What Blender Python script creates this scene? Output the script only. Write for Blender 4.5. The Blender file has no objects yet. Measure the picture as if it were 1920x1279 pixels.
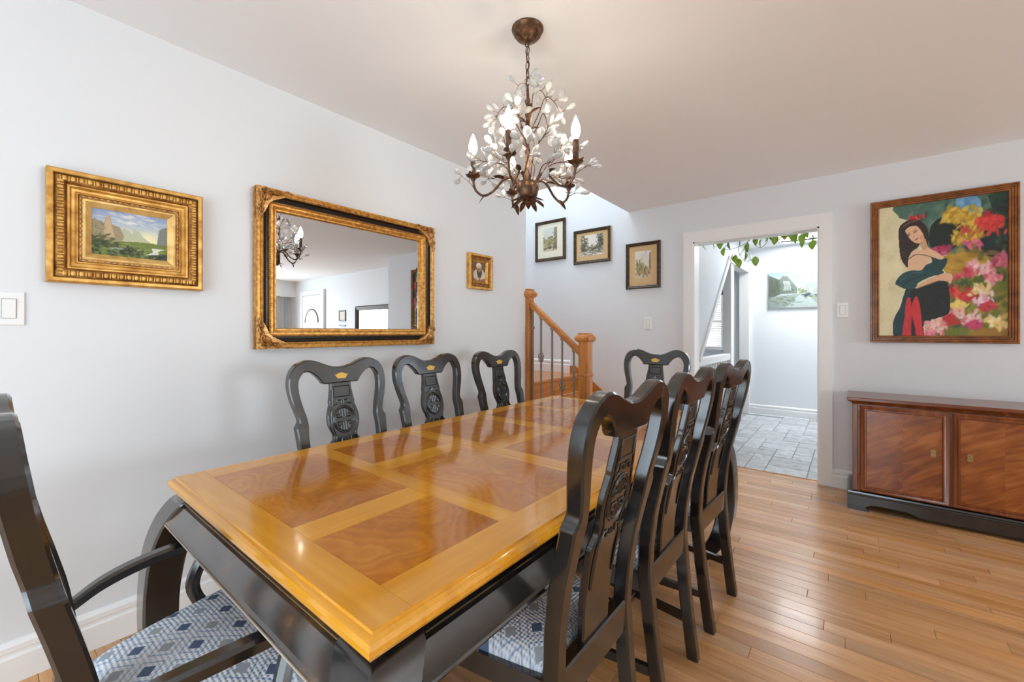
import bpy, bmesh, math, random
import numpy as np
from mathutils import Vector, Matrix

SC = bpy.context.scene
COL = SC.collection
PI = math.pi

# ------------------------------------------------------------------ camera
THETA = math.atan(637 / 790)
cam_d = bpy.data.cameras.new('camera')
cam = bpy.data.objects.new('camera', cam_d)
COL.objects.link(cam)
cam_d.sensor_width = 36
cam_d.lens = 790 / 1920 * 36
cam_d.shift_y = -17.5 / 1920
cam_d.clip_start = .02
cam.location = (2.26, 0, 1.21)
cam.rotation_euler = (PI / 2, 0, THETA)
SC.camera = cam

# ------------------------------------------------------------------ world, lights, exposure
w = bpy.data.worlds.new('sky'); SC.world = w; w.use_nodes = True
w.node_tree.nodes['Background'].inputs[0].default_value = (.74, .88, 1, 1)
w.node_tree.nodes['Background'].inputs[1].default_value = 6.2
SC.view_settings.view_transform = 'Standard'
SC.view_settings.look = 'None'
SC.view_settings.gamma = 1
SC.view_settings.use_curve_mapping = False
SC.view_settings.exposure = 0.16
SC.cycles.use_denoising = True
SC.cycles.max_bounces = 10
SC.cycles.diffuse_bounces = 6
SC.cycles.glossy_bounces = 5
SC.cycles.transmission_bounces = 6
SC.cycles.sample_clamp_indirect = 6
SC.cycles.caustics_reflective = False
SC.cycles.caustics_refractive = False


def area(name, loc, rot, sx, sy, power, col=(1, 1, 1)):
    d = bpy.data.lights.new(name, 'AREA'); d.shape = 'RECTANGLE'; d.size = sx; d.size_y = sy
    d.energy = power; d.color = col
    o = bpy.data.objects.new(name, d); COL.objects.link(o); o.location = loc; o.rotation_euler = rot
    return o


# daylight: the glazed door behind the camera lets the sky in (portal only, it gives no light of its own),
# the end window shows in both mirrors, and the open stairwell is lit from the floor above
DAY = (.80, .92, 1)
area('window_rear_offscreen', (1.75, -1.71, 1.08), (PI / 2, 0, 0), 2.1, 2.05, 1).data.cycles.is_portal = True
area('window_end_offscreen', (8.69, 2.6, 1.25), (PI / 2, 0, PI / 2), 2.1, 1.45, 160, DAY)
area('upstairs_window_offscreen', (-.4, 3.55, 4.85), (0, 0, 0), 1.2, .9, 50, (.84, .93, 1))


# ------------------------------------------------------------------ materials
def s2l(c):
    return tuple(((v / 255) / 12.92 if v / 255 <= .04045 else ((v / 255 + .055) / 1.055) ** 2.4) for v in c)


class NT:
    def __init__(s, m):
        s.t = m.node_tree; s.n = s.t.nodes; s.l = s.t.links

    def add(s, typ, props=None, **ins):
        n = s.n.new('ShaderNode' + typ)
        for k, v in (props or {}).items(): setattr(n, k, v)
        for k, v in ins.items():
            i = int(k[1:]) if k[0] == '_' else k
            s.set(n.inputs[i], v)
        return n

    def set(s, inp, v):
        if isinstance(v, bpy.types.NodeSocket): s.l.new(v, inp)
        elif isinstance(v, bpy.types.Node): s.l.new(v.outputs[0], inp)
        else:
            if inp.type == 'RGBA' and len(v) == 3: v = (*v, 1)
            inp.default_value = v

    def math(s, op, a, b=0.0, c=None):
        n = s.n.new('ShaderNodeMath'); n.operation = op
        s.set(n.inputs[0], a); s.set(n.inputs[1], b)
        if c is not None: s.set(n.inputs[2], c)
        return n.outputs[0]

    def mix(s, f, a, b):
        n = s.n.new('ShaderNodeMix'); n.data_type = 'RGBA'
        s.set(n.inputs[0], f); s.set(n.inputs[6], a); s.set(n.inputs[7], b)
        return n.outputs[2]

    def ramp(s, f, stops):
        n = s.n.new('ShaderNodeValToRGB'); s.set(n.inputs[0], f)
        e = n.color_ramp.elements
        while len(e) < len(stops): e.new(.5)
        for el, (p, c) in zip(e, stops):
            el.position = p; el.color = (*c, 1)
        return n.outputs[0]


MATS = {}


def mat(name, col=(200, 200, 200), rough=.5, metal=0., coat=0., fn=None, spec=.5, **kw):
    m = bpy.data.materials.new(name); m.use_nodes = True
    b = m.node_tree.nodes['Principled BSDF']
    b.inputs['Base Color'].default_value = (*s2l(col), 1)
    b.inputs['Roughness'].default_value = rough
    b.inputs['Metallic'].default_value = metal
    b.inputs['Coat Weight'].default_value = coat
    b.inputs['Coat Roughness'].default_value = .06
    b.inputs['Specular IOR Level'].default_value = spec
    for k, v in kw.items(): b.inputs[k.replace('_', ' ')].default_value = v
    if fn: fn(NT(m), b)
    MATS[name] = m
    return m


def plaster(scale=180, strength=.04):
    def f(t, b):
        n = t.add('TexNoise', Scale=scale, Detail=3.)
        g = t.add('NewGeometry'); t.l.new(g.outputs['Position'], n.inputs['Vector'])
        bp = t.add('Bump', Strength=strength, Distance=.002, Height=n.outputs[0])
        t.l.new(bp.outputs[0], b.inputs['Normal'])
    return f


mat('wall_paint', (222, 224, 226), .55, fn=plaster())
mat('ceiling_paint', (240, 241, 242), .7, fn=plaster(120, .06))
mat('white_trim', (236, 236, 235), .35)
mat('hall_paint', (228, 231, 234), .5, fn=plaster())
mat('plastic_white', (234, 234, 232), .3)
mat('plastic_gap', (150, 150, 148), .5)


def wood(t, b, c1, c2, c3, axis='X', scale=1.0, rough_var=0., obj_tint=.25, bump=.02):
    """streaky straight grained wood along a world axis, each object tinted a little differently"""
    g = t.add('NewGeometry'); oi = t.add('ObjectInfo')
    sc = {'X': (1.1, 14, 14), 'Y': (14, 1.1, 14), 'Z': (14, 14, 1.1)}[axis]
    off = t.add('CombineXYZ', _0=t.math('MULTIPLY', oi.outputs['Random'], 37.), _1=t.math('MULTIPLY', oi.outputs['Random'], 91.), _2=0.)
    mp = t.add('Mapping', Vector=g.outputs['Position'], Scale=tuple(v * scale for v in sc), Location=off.outputs[0])
    n1 = t.add('TexNoise', Vector=mp.outputs[0], Scale=1.6, Detail=5., Distortion=.6)
    n2 = t.add('TexNoise', Vector=mp.outputs[0], Scale=7., Detail=2.)
    f = t.math('ADD', t.math('MULTIPLY', n1.outputs[0], .75), t.math('MULTIPLY', n2.outputs[0], .25))
    col = t.ramp(f, [(.32, s2l(c1)), (.5, s2l(c2)), (.68, s2l(c3))])
    if obj_tint:
        hs = t.add('HueSaturation', Color=col, Value=t.math('ADD', 1 - obj_tint / 2, t.math('MULTIPLY', oi.outputs['Random'], obj_tint)),
                   Saturation=t.math('ADD', 1 - obj_tint / 4, t.math('MULTIPLY', t.math('FRACT', t.math('MULTIPLY', oi.outputs['Random'], 7.3)), obj_tint / 2)))
        col = hs.outputs[0]
    t.l.new(col, b.inputs['Base Color'])
    if bump:
        bp = t.add('Bump', Strength=bump, Distance=.002, Height=n2.outputs[0])
        t.l.new(bp.outputs[0], b.inputs['Normal'])


def burl(t, b, c1, c2, c3, scale=5., rings=9., warp=1.2):
    """swirling contour-line figure of a burl veneer"""
    g = t.add('NewGeometry'); oi = t.add('ObjectInfo')
    off = t.add('CombineXYZ', _0=t.math('MULTIPLY', oi.outputs['Random'], 53.), _1=t.math('MULTIPLY', oi.outputs['Random'], 17.), _2=0.)
    mp = t.add('Mapping', Vector=g.outputs['Position'], Location=off.outputs[0])
    n1 = t.add('TexNoise', Vector=mp.outputs[0], Scale=scale, Detail=1.5, Distortion=warp)
    n2 = t.add('TexNoise', Vector=mp.outputs[0], Scale=scale * 9, Detail=4., Distortion=.4)
    ring = t.math('SINE', t.math('MULTIPLY', t.math('ADD', n1.outputs[0], t.math('MULTIPLY', n2.outputs[0], .05)), rings * 12.))
    f = t.math('ADD', t.math('MULTIPLY', t.math('ADD', t.math('MULTIPLY', ring, .5), .5), .15), t.math('MULTIPLY', n1.outputs[0], .95))
    f = t.math('ADD', f, t.math('MULTIPLY', t.math('SUBTRACT', n2.outputs[0], .5), .35))
    col = t.ramp(f, [(.28, s2l(c1)), (.58, s2l(c2)), (.88, s2l(c3))])
    t.l.new(col, b.inputs['Base Color'])


mat('oak_floor', rough=.26, coat=.08, fn=lambda t, b: wood(t, b, (184, 134, 88), (204, 154, 106), (220, 174, 126), 'X', .8, obj_tint=.34))
mat('floor_gap', (70, 42, 24), .8)
mat('oak_x', rough=.3, coat=.2, fn=lambda t, b: wood(t, b, (150, 88, 36), (186, 116, 52), (204, 136, 68), 'X', 1.3, obj_tint=.08))
mat('oak_z', rough=.3, coat=.2, fn=lambda t, b: wood(t, b, (156, 92, 36), (190, 120, 52), (208, 140, 68), 'Z', 1.3, obj_tint=.08))
mat('oak_y', rough=.3, coat=.2, fn=lambda t, b: wood(t, b, (150, 88, 36), (186, 116, 52), (204, 136, 68), 'Y', 1.3, obj_tint=.08))
mat('honey_x', rough=.14, coat=.35, spec=.4, fn=lambda t, b: wood(t, b, (208, 140, 32), (219, 152, 40), (229, 166, 55), 'X', .9, obj_tint=.05, bump=0))
mat('honey_y', rough=.14, coat=.35, spec=.4, fn=lambda t, b: wood(t, b, (208, 140, 32), (219, 152, 40), (229, 166, 55), 'Y', .9, obj_tint=.05, bump=0))
mat('honey_burl', rough=.14, coat=.35, spec=.4, fn=lambda t, b: burl(t, b, (166, 94, 14), (192, 118, 24), (214, 144, 40), 3.0, 13., .5))
mat('joint_line', (235, 190, 110), .3)
mat('side_rosewood', rough=.22, coat=.3, fn=lambda t, b: wood(t, b, (92, 44, 16), (120, 60, 22), (146, 78, 32), 'Z', .8, obj_tint=.06, bump=0))
mat('side_top', rough=.25, coat=.3, fn=lambda t, b: wood(t, b, (92, 44, 16), (120, 60, 22), (146, 78, 32), 'X', .8, obj_tint=0, bump=0))
def flame(t, b):
    tc = t.add('TexCoord'); oi = t.add('ObjectInfo')
    off = t.add('CombineXYZ', _0=t.math('MULTIPLY', oi.outputs['Random'], 9.), _2=t.math('MULTIPLY', oi.outputs['Random'], 23.))
    rot = t.add('Mapping', Vector=tc.outputs['Object'], Rotation=(0., .55, 0.))
    mp = t.add('Mapping', Vector=rot.outputs[0], Scale=(5., 5., 26.), Location=off.outputs[0])
    n1 = t.add('TexNoise', Vector=mp.outputs[0], Scale=.8, Detail=3., Distortion=1.4)
    n2 = t.add('TexNoise', Vector=tc.outputs['Object'], Scale=5., Detail=2.)
    f_ = t.math('ADD', t.math('MULTIPLY', n1.outputs[0], .6), t.math('MULTIPLY', n2.outputs[0], .4))
    t.l.new(t.ramp(f_, [(.34, s2l((112, 56, 18))), (.50, s2l((142, 76, 27))), (.66, s2l((172, 104, 46)))]), b.inputs['Base Color'])


mat('side_burl', rough=.24, coat=.4, fn=flame)


def lacquer(t, b):
    g = t.add('NewGeometry')
    n = t.add('TexNoise', Vector=g.outputs['Position'], Scale=9., Detail=4.)
    r = t.add('MapRange', _0=n.outputs[0], _1=.3, _2=.75, _3=.13, _4=.26)
    t.l.new(r.outputs[0], b.inputs['Roughness'])
    n2 = t.add('TexNoise', Vector=g.outputs['Position'], Scale=30., Detail=6.)
    col = t.ramp(n2.outputs[0], [(.45, s2l((27, 25, 24))), (.72, s2l((40, 34, 30)))])
    t.l.new(col, b.inputs['Base Color'])


mat('black_lacquer', (27, 25, 24), .22, coat=.55, spec=.65, fn=lacquer, Coat_Roughness=.14)
mat('black_groove', (12, 11, 11), .5)


def worn_lit(t, b):
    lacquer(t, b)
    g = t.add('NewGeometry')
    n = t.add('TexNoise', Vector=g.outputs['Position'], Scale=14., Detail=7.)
    col = t.ramp(n.outputs[0], [(.46, s2l((46, 40, 37))), (.60, s2l((70, 52, 40))), (.75, s2l((116, 80, 46)))])  # brown wear, plus a window reflection painted in as a lighter tone
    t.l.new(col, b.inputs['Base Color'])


mat('worn_lit_lacquer', (34, 30, 28), .3, coat=.8, spec=.9, fn=worn_lit, Coat_Roughness=.18)
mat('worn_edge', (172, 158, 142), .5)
mat('worn_gilt', (140, 104, 50), .4, metal=.3)


def goldfn(dark, mid, light, sc=25.):
    def f(t, b):
        tc = t.add('TexCoord')
        n = t.add('TexNoise', Vector=tc.outputs['Object'], Scale=sc, Detail=5.)
        col = t.ramp(n.outputs[0], [(.3, s2l(dark)), (.5, s2l(mid)), (.72, s2l(light))])
        t.l.new(col, b.inputs['Base Color'])
        bp = t.add('Bump', Strength=.12, Distance=.002, Height=n.outputs[0]); t.l.new(bp.outputs[0], b.inputs['Normal'])
    return f


mat('gilt', rough=.42, metal=.45, fn=goldfn((168, 114, 46), (206, 154, 74), (230, 184, 104)))
mat('gilt_pale', rough=.45, metal=.35, fn=goldfn((190, 146, 78), (222, 180, 108), (234, 198, 132)))
mat('gilt_dark', rough=.42, metal=.4, fn=goldfn((104, 62, 20), (150, 98, 42), (190, 138, 70), 40.))
mat('mirror_gold', rough=.38, metal=.5, fn=goldfn((158, 102, 42), (202, 144, 66), (228, 178, 98), 55.))
mat('mirror_leaf', rough=.4, metal=.5, fn=goldfn((134, 88, 40), (196, 142, 80), (236, 196, 136), 45.))
mat('frame_black', (38, 32, 28), .35)
mat('frame_bronze', rough=.4, metal=.3, fn=goldfn((44, 32, 20), (66, 48, 28), (92, 70, 40), 40.))
mat('frame_wood', rough=.35, coat=.2, fn=goldfn((104, 58, 20), (134, 78, 30), (156, 98, 42), 18.))
mat('mirror_glass', (214, 220, 226), .005, metal=1.)
mat('brass', (206, 164, 84), .3, metal=.8)
mat('brass_dull', (150, 128, 84), .4, metal=.7)
mat('gold_paint', (214, 176, 84), .35, metal=.5)
mat('iron', (138, 131, 122), .42, metal=.25)
mat('bronze', rough=.38, metal=.55, fn=goldfn((54, 36, 24), (92, 64, 44), (128, 94, 64), 60.))
mat('crystal', (252, 251, 248), .12, Transmission_Weight=.55, IOR=1.4)
mat('candle', rough=.4, metal=.35, fn=goldfn((60, 40, 28), (96, 66, 46), (120, 88, 62), 60.))
m = mat('bulb_glow', (255, 250, 235), .3)
bs = m.node_tree.nodes['Principled BSDF']
bs.inputs['Emission Color'].default_value = (1, .86, .68, 1); bs.inputs['Emission Strength'].default_value = 68
mat('leaf_green', (146, 182, 66), .35)
mat('leaf_dark', (88, 134, 54), .4)
mat('vine_stem', (110, 116, 84), .6)
mat('sheer_curtain', (238, 240, 242), .9, Transmission_Weight=0.)
mat('drape', (176, 178, 180), .9)
m = mat('window_light', (255, 255, 255), .3)
bs = m.node_tree.nodes['Principled BSDF']
bs.inputs['Emission Color'].default_value = (.93, .97, 1, 1); bs.inputs['Emission Strength'].default_value = 1.6
m = mat('skylight_glow', (255, 255, 255), .3)
bs = m.node_tree.nodes['Principled BSDF']
bs.inputs['Emission Color'].default_value = (.95, .975, 1, 1); bs.inputs['Emission Strength'].default_value = 17
m = mat('door_glass_light', (255, 240, 190), .3)
bs = m.node_tree.nodes['Principled BSDF']
bs.inputs['Emission Color'].default_value = (1, .93, .72, 1); bs.inputs['Emission Strength'].default_value = .9


def clear(t, b):
    tr = t.add('BsdfTransparent'); gl_ = t.add('BsdfGlossy', Roughness=.02)
    mx = t.n.new('ShaderNodeMixShader'); mx.inputs[0].default_value = .07
    t.l.new(tr.outputs[0], mx.inputs[1]); t.l.new(gl_.outputs[0], mx.inputs[2])
    t.l.new(mx.outputs[0], t.n['Material Output'].inputs[0])


mat('clear_glass', fn=clear)
mat('mat_cream', (226, 220, 200), .8)
mat('mat_tan', (206, 172, 124), .8)
mat('register', (214, 216, 216), .4)
mat('grout', (150, 152, 154), .8)


def tilefn(t, b):
    g = t.add('NewGeometry'); oi = t.add('ObjectInfo')
    n = t.add('TexNoise', Vector=g.outputs['Position'], Scale=14., Detail=6., Distortion=.5)
    col = t.ramp(n.outputs[0], [(.3, s2l((160, 164, 168))), (.5, s2l((188, 191, 193))), (.7, s2l((206, 208, 208)))])
    hs = t.add('HueSaturation', Color=col, Value=t.math('ADD', .84, t.math('MULTIPLY', oi.outputs['Random'], .28)))
    t.l.new(hs.outputs[0], b.inputs['Base Color'])


mat('stone_tile', rough=.32, fn=tilefn)


def fabric(t, b):
    tc = t.add('TexCoord'); sp = t.add('SeparateXYZ', _0=tc.outputs['Object'])
    x, y = sp.outputs[0], sp.outputs[1]
    # dotted weave lattice
    k = 2 * PI / .0125
    a1 = t.math('SINE', t.math('MULTIPLY', t.math('ADD', x, y), k * .7071))
    a2 = t.math('SINE', t.math('MULTIPLY', t.math('SUBTRACT', x, y), k * .7071))
    dot = t.math('ADD', t.math('MULTIPLY', t.math('MULTIPLY', a1, a2), .5), .5)
    s_ = t.math('DIVIDE', x, .098); u_ = t.math('DIVIDE', y, .088)
    ds = t.math('ABSOLUTE', t.math('SUBTRACT', s_, t.math('ROUND', s_)))
    du = t.math('ABSOLUTE', t.math('SUBTRACT', u_, t.math('ROUND', u_)))
    L = t.math('ADD', ds, du)
    inner = t.math('LESS_THAN', L, .5)
    l = t.math('MINIMUM', L, t.math('SUBTRACT', 1., L))
    centre = t.mix(inner, s2l((164, 172, 180)), s2l((84, 104, 134)))
    dot = t.math('POWER', dot, .45)
    thread = t.mix(dot, s2l((160, 180, 208)), s2l((242, 246, 250)))  # bluish shade between the raised dots is painted into the thread colour
    seam = t.mix(dot, s2l((124, 148, 184)), s2l((176, 196, 220)))
    is_c = t.math('LESS_THAN', l, .19)
    is_seam = t.math('MULTIPLY', t.math('GREATER_THAN', l, .33), t.math('LESS_THAN', l, .385))
    c = t.mix(is_seam, thread, seam)
    c = t.mix(is_c, c, centre)
    t.l.new(c, b.inputs['Base Color'])
    h = t.math('MULTIPLY', dot, t.math('SUBTRACT', 1., is_c))
    bp = t.add('Bump', Strength=.8, Distance=.004, Height=h); t.l.new(bp.outputs[0], b.inputs['Normal'])


mat('seat_fabric', rough=.85, fn=fabric)


def canvasmat(t, b):
    a = t.add('Attribute', {'attribute_name': 'Col'})
    t.l.new(a.outputs['Color'], b.inputs['Base Color'])


mat('painted_canvas', rough=.5, fn=canvasmat)
mat('paper_print', rough=.22, coat=.3, fn=canvasmat)


# ------------------------------------------------------------------ mesh helpers
class B:
    def __init__(s): s.v = []; s.f = []

    def add(s, vs, fs):
        n = len(s.v); s.v += [tuple(p) for p in vs]; s.f += [tuple(i + n for i in f) for f in fs]; return s

    def box(s, x0, x1, y0, y1, z0, z1):
        return s.add([(x0, y0, z0), (x1, y0, z0), (x1, y1, z0), (x0, y1, z0), (x0, y0, z1), (x1, y0, z1), (x1, y1, z1), (x0, y1, z1)],
                     [(0, 3, 2, 1), (4, 5, 6, 7), (0, 1, 5, 4), (1, 2, 6, 5), (2, 3, 7, 6), (3, 0, 4, 7)])

    def cbox(s, x0, x1, y0, y1, z0, z1, c=.003):
        """box with chamfered edges"""
        bm = bmesh.new()
        bmesh.ops.create_cube(bm, size=1)
        for v in bm.verts:
            v.co = Vector(((x0 + x1) / 2 + v.co.x * (x1 - x0), (y0 + y1) / 2 + v.co.y * (y1 - y0), (z0 + z1) / 2 + v.co.z * (z1 - z0)))
        bmesh.ops.bevel(bm, geom=bm.edges[:], offset=c, segments=1, affect='EDGES', profile=.5)
        bm.verts.index_update()
        s.add([v.co[:] for v in bm.verts], [[v.index for v in f.verts] for f in bm.faces]); bm.free()
        return s

    def loft(s, secs, caps=True, close=False):
        n = len(secs[0]); vs = [p for sec in secs for p in sec]; fs = []
        m_ = len(secs)
        for i in range(m_ - 1 + (1 if close else 0)):
            j = (i + 1) % m_
            for k in range(n):
                l = (k + 1) % n
                fs.append((i * n + k, i * n + l, j * n + l, j * n + k))
        if caps and not close:
            fs.append(tuple(range(n))[::-1]); fs.append(tuple((m_ - 1) * n + k for k in range(n)))
        return s.add(vs, fs)

    def lathe(s, prof, seg=16, c=(0, 0, 0), caps=True):
        return s.loft([[(c[0] + r * math.cos(2 * PI * k / seg), c[1] + r * math.sin(2 * PI * k / seg), c[2] + z) for k in range(seg)] for r, z in prof], caps)

    def tube(s, path, rad, seg=8, caps=True, close=False):
        P = [Vector(p) for p in path]; n = len(P)
        R = rad if isinstance(rad, (list, tuple)) else [rad] * n
        T = []
        for i in range(n):
            if close: d = P[(i + 1) % n] - P[i - 1]
            else: d = P[min(i + 1, n - 1)] - P[max(i - 1, 0)]
            T.append(d.normalized() if d.length > 1e-9 else Vector((0, 0, 1)))
        up = Vector((0, 0, 1)) if abs(T[0].z) < .9 else Vector((1, 0, 0))
        nrm = T[0].cross(up).normalized(); secs = []
        for i in range(n):
            if i: nrm = (nrm - T[i] * nrm.dot(T[i])).normalized()
            bn = T[i].cross(nrm)
            secs.append([tuple(P[i] + (nrm * math.cos(2 * PI * k / seg) + bn * math.sin(2 * PI * k / seg)) * R[i]) for k in range(seg)])
        return s.loft(secs, caps, close)

    def prism(s, poly, fn, d0, d1):
        """extrude a 2D polygon; fn(u, v, d) -> xyz"""
        return s.loft([[fn(u, v, d0) for u, v in poly], [fn(u, v, d1) for u, v in poly]])

    def ell(s, c, r, seg=8, rings=5, rot=None):
        M_ = rot or Matrix.Identity(3); secs = []
        for i in range(1, rings):
            a = PI * i / rings
            secs.append([tuple(Vector(c) + M_ @ Vector((r[0] * math.sin(a) * math.cos(2 * PI * k / seg), r[1] * math.sin(a) * math.sin(2 * PI * k / seg), -r[2] * math.cos(a)))) for k in range(seg)])
        return s.loft(secs)

    def xf(s, M_):
        s.v = [tuple(M_ @ Vector(p)) for p in s.v]; return s

    def mesh(s, name, m, sharp=32):
        me = bpy.data.meshes.new(name); me.from_pydata(s.v, [], s.f)
        bm = bmesh.new(); bm.from_mesh(me); bmesh.ops.recalc_face_normals(bm, faces=bm.faces[:]); bm.to_mesh(me); bm.free()
        if sharp:
            for p in me.polygons: p.use_smooth = True
            me.set_sharp_from_angle(angle=math.radians(sharp))
        me.materials.append(MATS[m]); return me

    def build(s, name, m, parent=None, sharp=32, **kw):
        return link(name, s.mesh(name, m, sharp), parent, **kw)


def link(name, data, parent=None, loc=None, rot=None, scale=None, label=None, cat=None, group=None, kind=None):
    o = bpy.data.objects.new(name, data); COL.objects.link(o)
    if parent is not None: o.parent = parent
    if loc is not None: o.location = loc
    if rot is not None: o.rotation_euler = rot
    if scale is not None: o.scale = scale
    for k, v in (('label', label), ('category', cat), ('group', group), ('kind', kind)):
        if v: o[k] = v
    return o


def thing(name, label, cat, loc=(0, 0, 0), rz=0, group=None, kind=None):
    return link(name, None, None, loc, (0, 0, rz), None, label, cat, group, kind)


def copy_tree(o, parent=None):
    c = o.copy(); COL.objects.link(c); c.parent = parent
    for ch in list(o.children): copy_tree(ch, c)
    return c


def struct(name, b, m, label=None, cat=None, sharp=0, parent=None):
    return b.build(name, m, parent, sharp=sharp, kind='structure', label=label, cat=cat)


def cat_rom(P, n=6, closed=False):
    """Catmull-Rom resampling of 2D/3D control points"""
    P = [np.array(p, float) for p in P]; out = []; N = len(P)
    rng = range(N if closed else N - 1)
    for i in rng:
        p0 = P[i - 1] if (closed or i > 0) else 2 * P[0] - P[1]
        p1 = P[i]; p2 = P[(i + 1) % N]
        p3 = P[(i + 2) % N] if (closed or i + 2 < N) else 2 * P[-1] - P[-2]
        for k in range(n):
            t = k / n
            out.append(tuple(.5 * ((2 * p1) + (-p0 + p2) * t + (2 * p0 - 5 * p1 + 4 * p2 - p3) * t * t + (-p0 + 3 * p1 - 3 * p2 + p3) * t ** 3)))
    if not closed: out.append(tuple(P[-1]))
    return out


def lerp_tab(tab, x):
    xs = [t[0] for t in tab]; ys = [t[1] for t in tab]
    return float(np.interp(x, xs, ys))


# ================================================================== SETTING
CEIL = 2.44
YB = 4.14       # dining-room back wall
YW = 3.0        # end of the left wall, start of the stairwell
XE = 8.7        # end wall of the living room
YR = -1.7       # rear wall
XC = .47        # edge of the stairwell opening in the ceiling
XJ0, XJ1, ZD = 1.105, 2.059, 2.045   # doorway
XCOR = 3.72     # outer corner where the back wall ends

struct('wall_left', B().box(-.12, 0, YR, YW, 0, CEIL), 'wall_paint', 'pale grey wall carrying the gilt mirror', 'wall')
b = B().box(-1.4, XJ0, YB, YB + .14, 0, CEIL).box(XJ0, XJ1, YB, YB + .14, ZD, CEIL).box(XJ1, XCOR, YB, YB + .14, 0, CEIL)
b.box(-1.4, XC + .12, YB, YB + .14, CEIL, 4.9)
struct('wall_back', b, 'wall_paint', 'pale grey wall with the doorway and stair pictures', 'wall')
struct('wall_stairwell', B().box(-1.5, -1.4, YW - .1, YB + .14, 0, 4.9).box(-1.4, -.12, YW - .1, YW, 0, CEIL + .2)
       .box(-1.4, XC + .12, YW - .1, YW, CEIL + .2, 4.9).box(XC + .002, XC + .12, YW, YB, CEIL + .2, 4.9).box(-1.5, XC + .12, YW - .1, YB + .14, 4.9, 5.0),
       'wall_paint', 'pale grey stairwell walls rising past the ceiling', 'wall')
# rear wall with two windows, end wall with one, living-room wall
b = B().box(-.12, .65, YR - .12, YR, 0, CEIL).box(.65, 2.85, YR - .12, YR, 2.12, CEIL).box(2.85, 3.9, YR - .12, YR, 0, CEIL)
b.box(3.9, XE, YR - .12, YR, 0, CEIL)
struct('wall_rear', b, 'wall_paint')
b = B().box(XE, XE + .12, YR, 1.4, 0, CEIL).box(XE, XE + .12, 1.4, 3.8, 0, .5).box(XE, XE + .12, 1.4, 3.8, 2.0, CEIL).box(XE, XE + .12, 3.8, 4.9, 0, CEIL)
struct('wall_end', b, 'wall_paint')
struct('wall_living', B().box(XCOR, XE, 4.75, 4.87, 0, CEIL).box(XCOR - .12, XCOR, YB + .14, 4.87, 0, CEIL), 'wall_paint')
b = B().box(-.12, XE + .12, YR - .12, YW, CEIL, CEIL + .2).box(XC, XE + .12, YW, YB + .14, CEIL, CEIL + .2).box(XCOR, XE + .12, YB + .14, 4.87, CEIL, CEIL + .2)
struct('ceiling', b, 'ceiling_paint', 'smooth white ceiling', 'ceiling')

# ---- oak strip floor: every plank in view is its own piece
floor = struct('floor', B().box(-.12, XE + .12, YR - .12, YB + .08, -.06, -.009).box(XCOR, XE, YB + .08, 4.75, -.06, -.009), 'floor_gap',
               'honey oak strip flooring laid in long narrow boards', 'floor')
PW = .072
rng = random.Random(5)
plank_meshes = {}


def plank_mesh(L):
    L = round(L, 3)
    if L not in plank_meshes:
        c = .0012; h = PW / 2 - .0004; l = L / 2 - .0005
        bb = B().loft([[(-l, -h, -.009), (l, -h, -.009), (l, h, -.009), (-l, h, -.009)], [(-l, -h, -c), (l, -h, -c), (l, h, -c), (-l, h, -c)],
                       [(-l + c, -h + c, 0), (l - c, -h + c, 0), (l - c, h - c, 0), (-l + c, h - c, 0)]])
        plank_meshes[L] = bb.mesh('plank', 'oak_floor', 0)
    return plank_meshes[L]


rows = int((YB + .06 - (-.05)) / PW)
Y0 = YB + .072 - rows * PW
far = B(); count = 0
LENS = [.42, .56, .70, .84, .98, 1.12, 1.26]
for r in range(-25, rows):
    yc = Y0 + (r + .5) * PW
    x = 0.0
    first = True
    while x < XE - .02:
        L = rng.choice(LENS) * (rng.uniform(.3, .95) if first else 1)
        L = round(L / .07) * .07; first = False
        L = max(.21, min(L, XE - x))
        in_view = r >= 0 and (x < 3.35) and (yc > .9 or x + L < 1.2 or x > 1.4) and yc > -.05 and not (yc < .75 and x > 1.3)
        if yc > 4.10 and not (x + L > XJ0): pass
        if in_view and count < 298:
            link('plank', plank_mesh(L), floor, (x + L / 2, yc, 0)); count += 1
        else:
            h = PW / 2 - .0004
            far.box(x + .0005, x + L - .0005, yc - h, yc + h, -.009, 0)
        x += L
for r in range(int(.55 / PW)):
    yc = YB + .15 + (r + .5) * PW
    far.box(XCOR, XE, yc - PW / 2 + .0004, yc + PW / 2 - .0004, -.009, 0)
far.build('plank_field', 'oak_floor', floor, sharp=0, kind='stuff')

# ---- baseboards
BP = [(0, 0), (.018, 0), (.018, .088), (.012, .096), (.012, .106), (.016, .110), (.016, .128), (.006, .140), (0, .142)]


def baseboard(name, p0, p1, nrm, z=0, parent=None, m='white_trim'):
    d = Vector((p1[0] - p0[0], p1[1] - p0[1], 0))
    secs = [[(p[0] + nrm[0] * a, p[1] + nrm[1] * a, z + h) for a, h in BP] for p in (p0, p1)]
    return struct(name, B().loft(secs), m, sharp=0)


baseboard('baseboard_left', (0, YR), (0, YW), (1, 0))
baseboard('baseboard_back', (XJ1 + .085, YB), (XCOR, YB), (0, -1))
baseboard('baseboard_stairs', (.80, YB), (XJ0 - .085, YB), (0, -1))
baseboard('baseboard_landing', (-1.4, YB), (-.225, YB), (0, -1), .745)
baseboard('baseboard_living', (XCOR, 4.75), (XE, 4.75), (0, -1))

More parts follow.
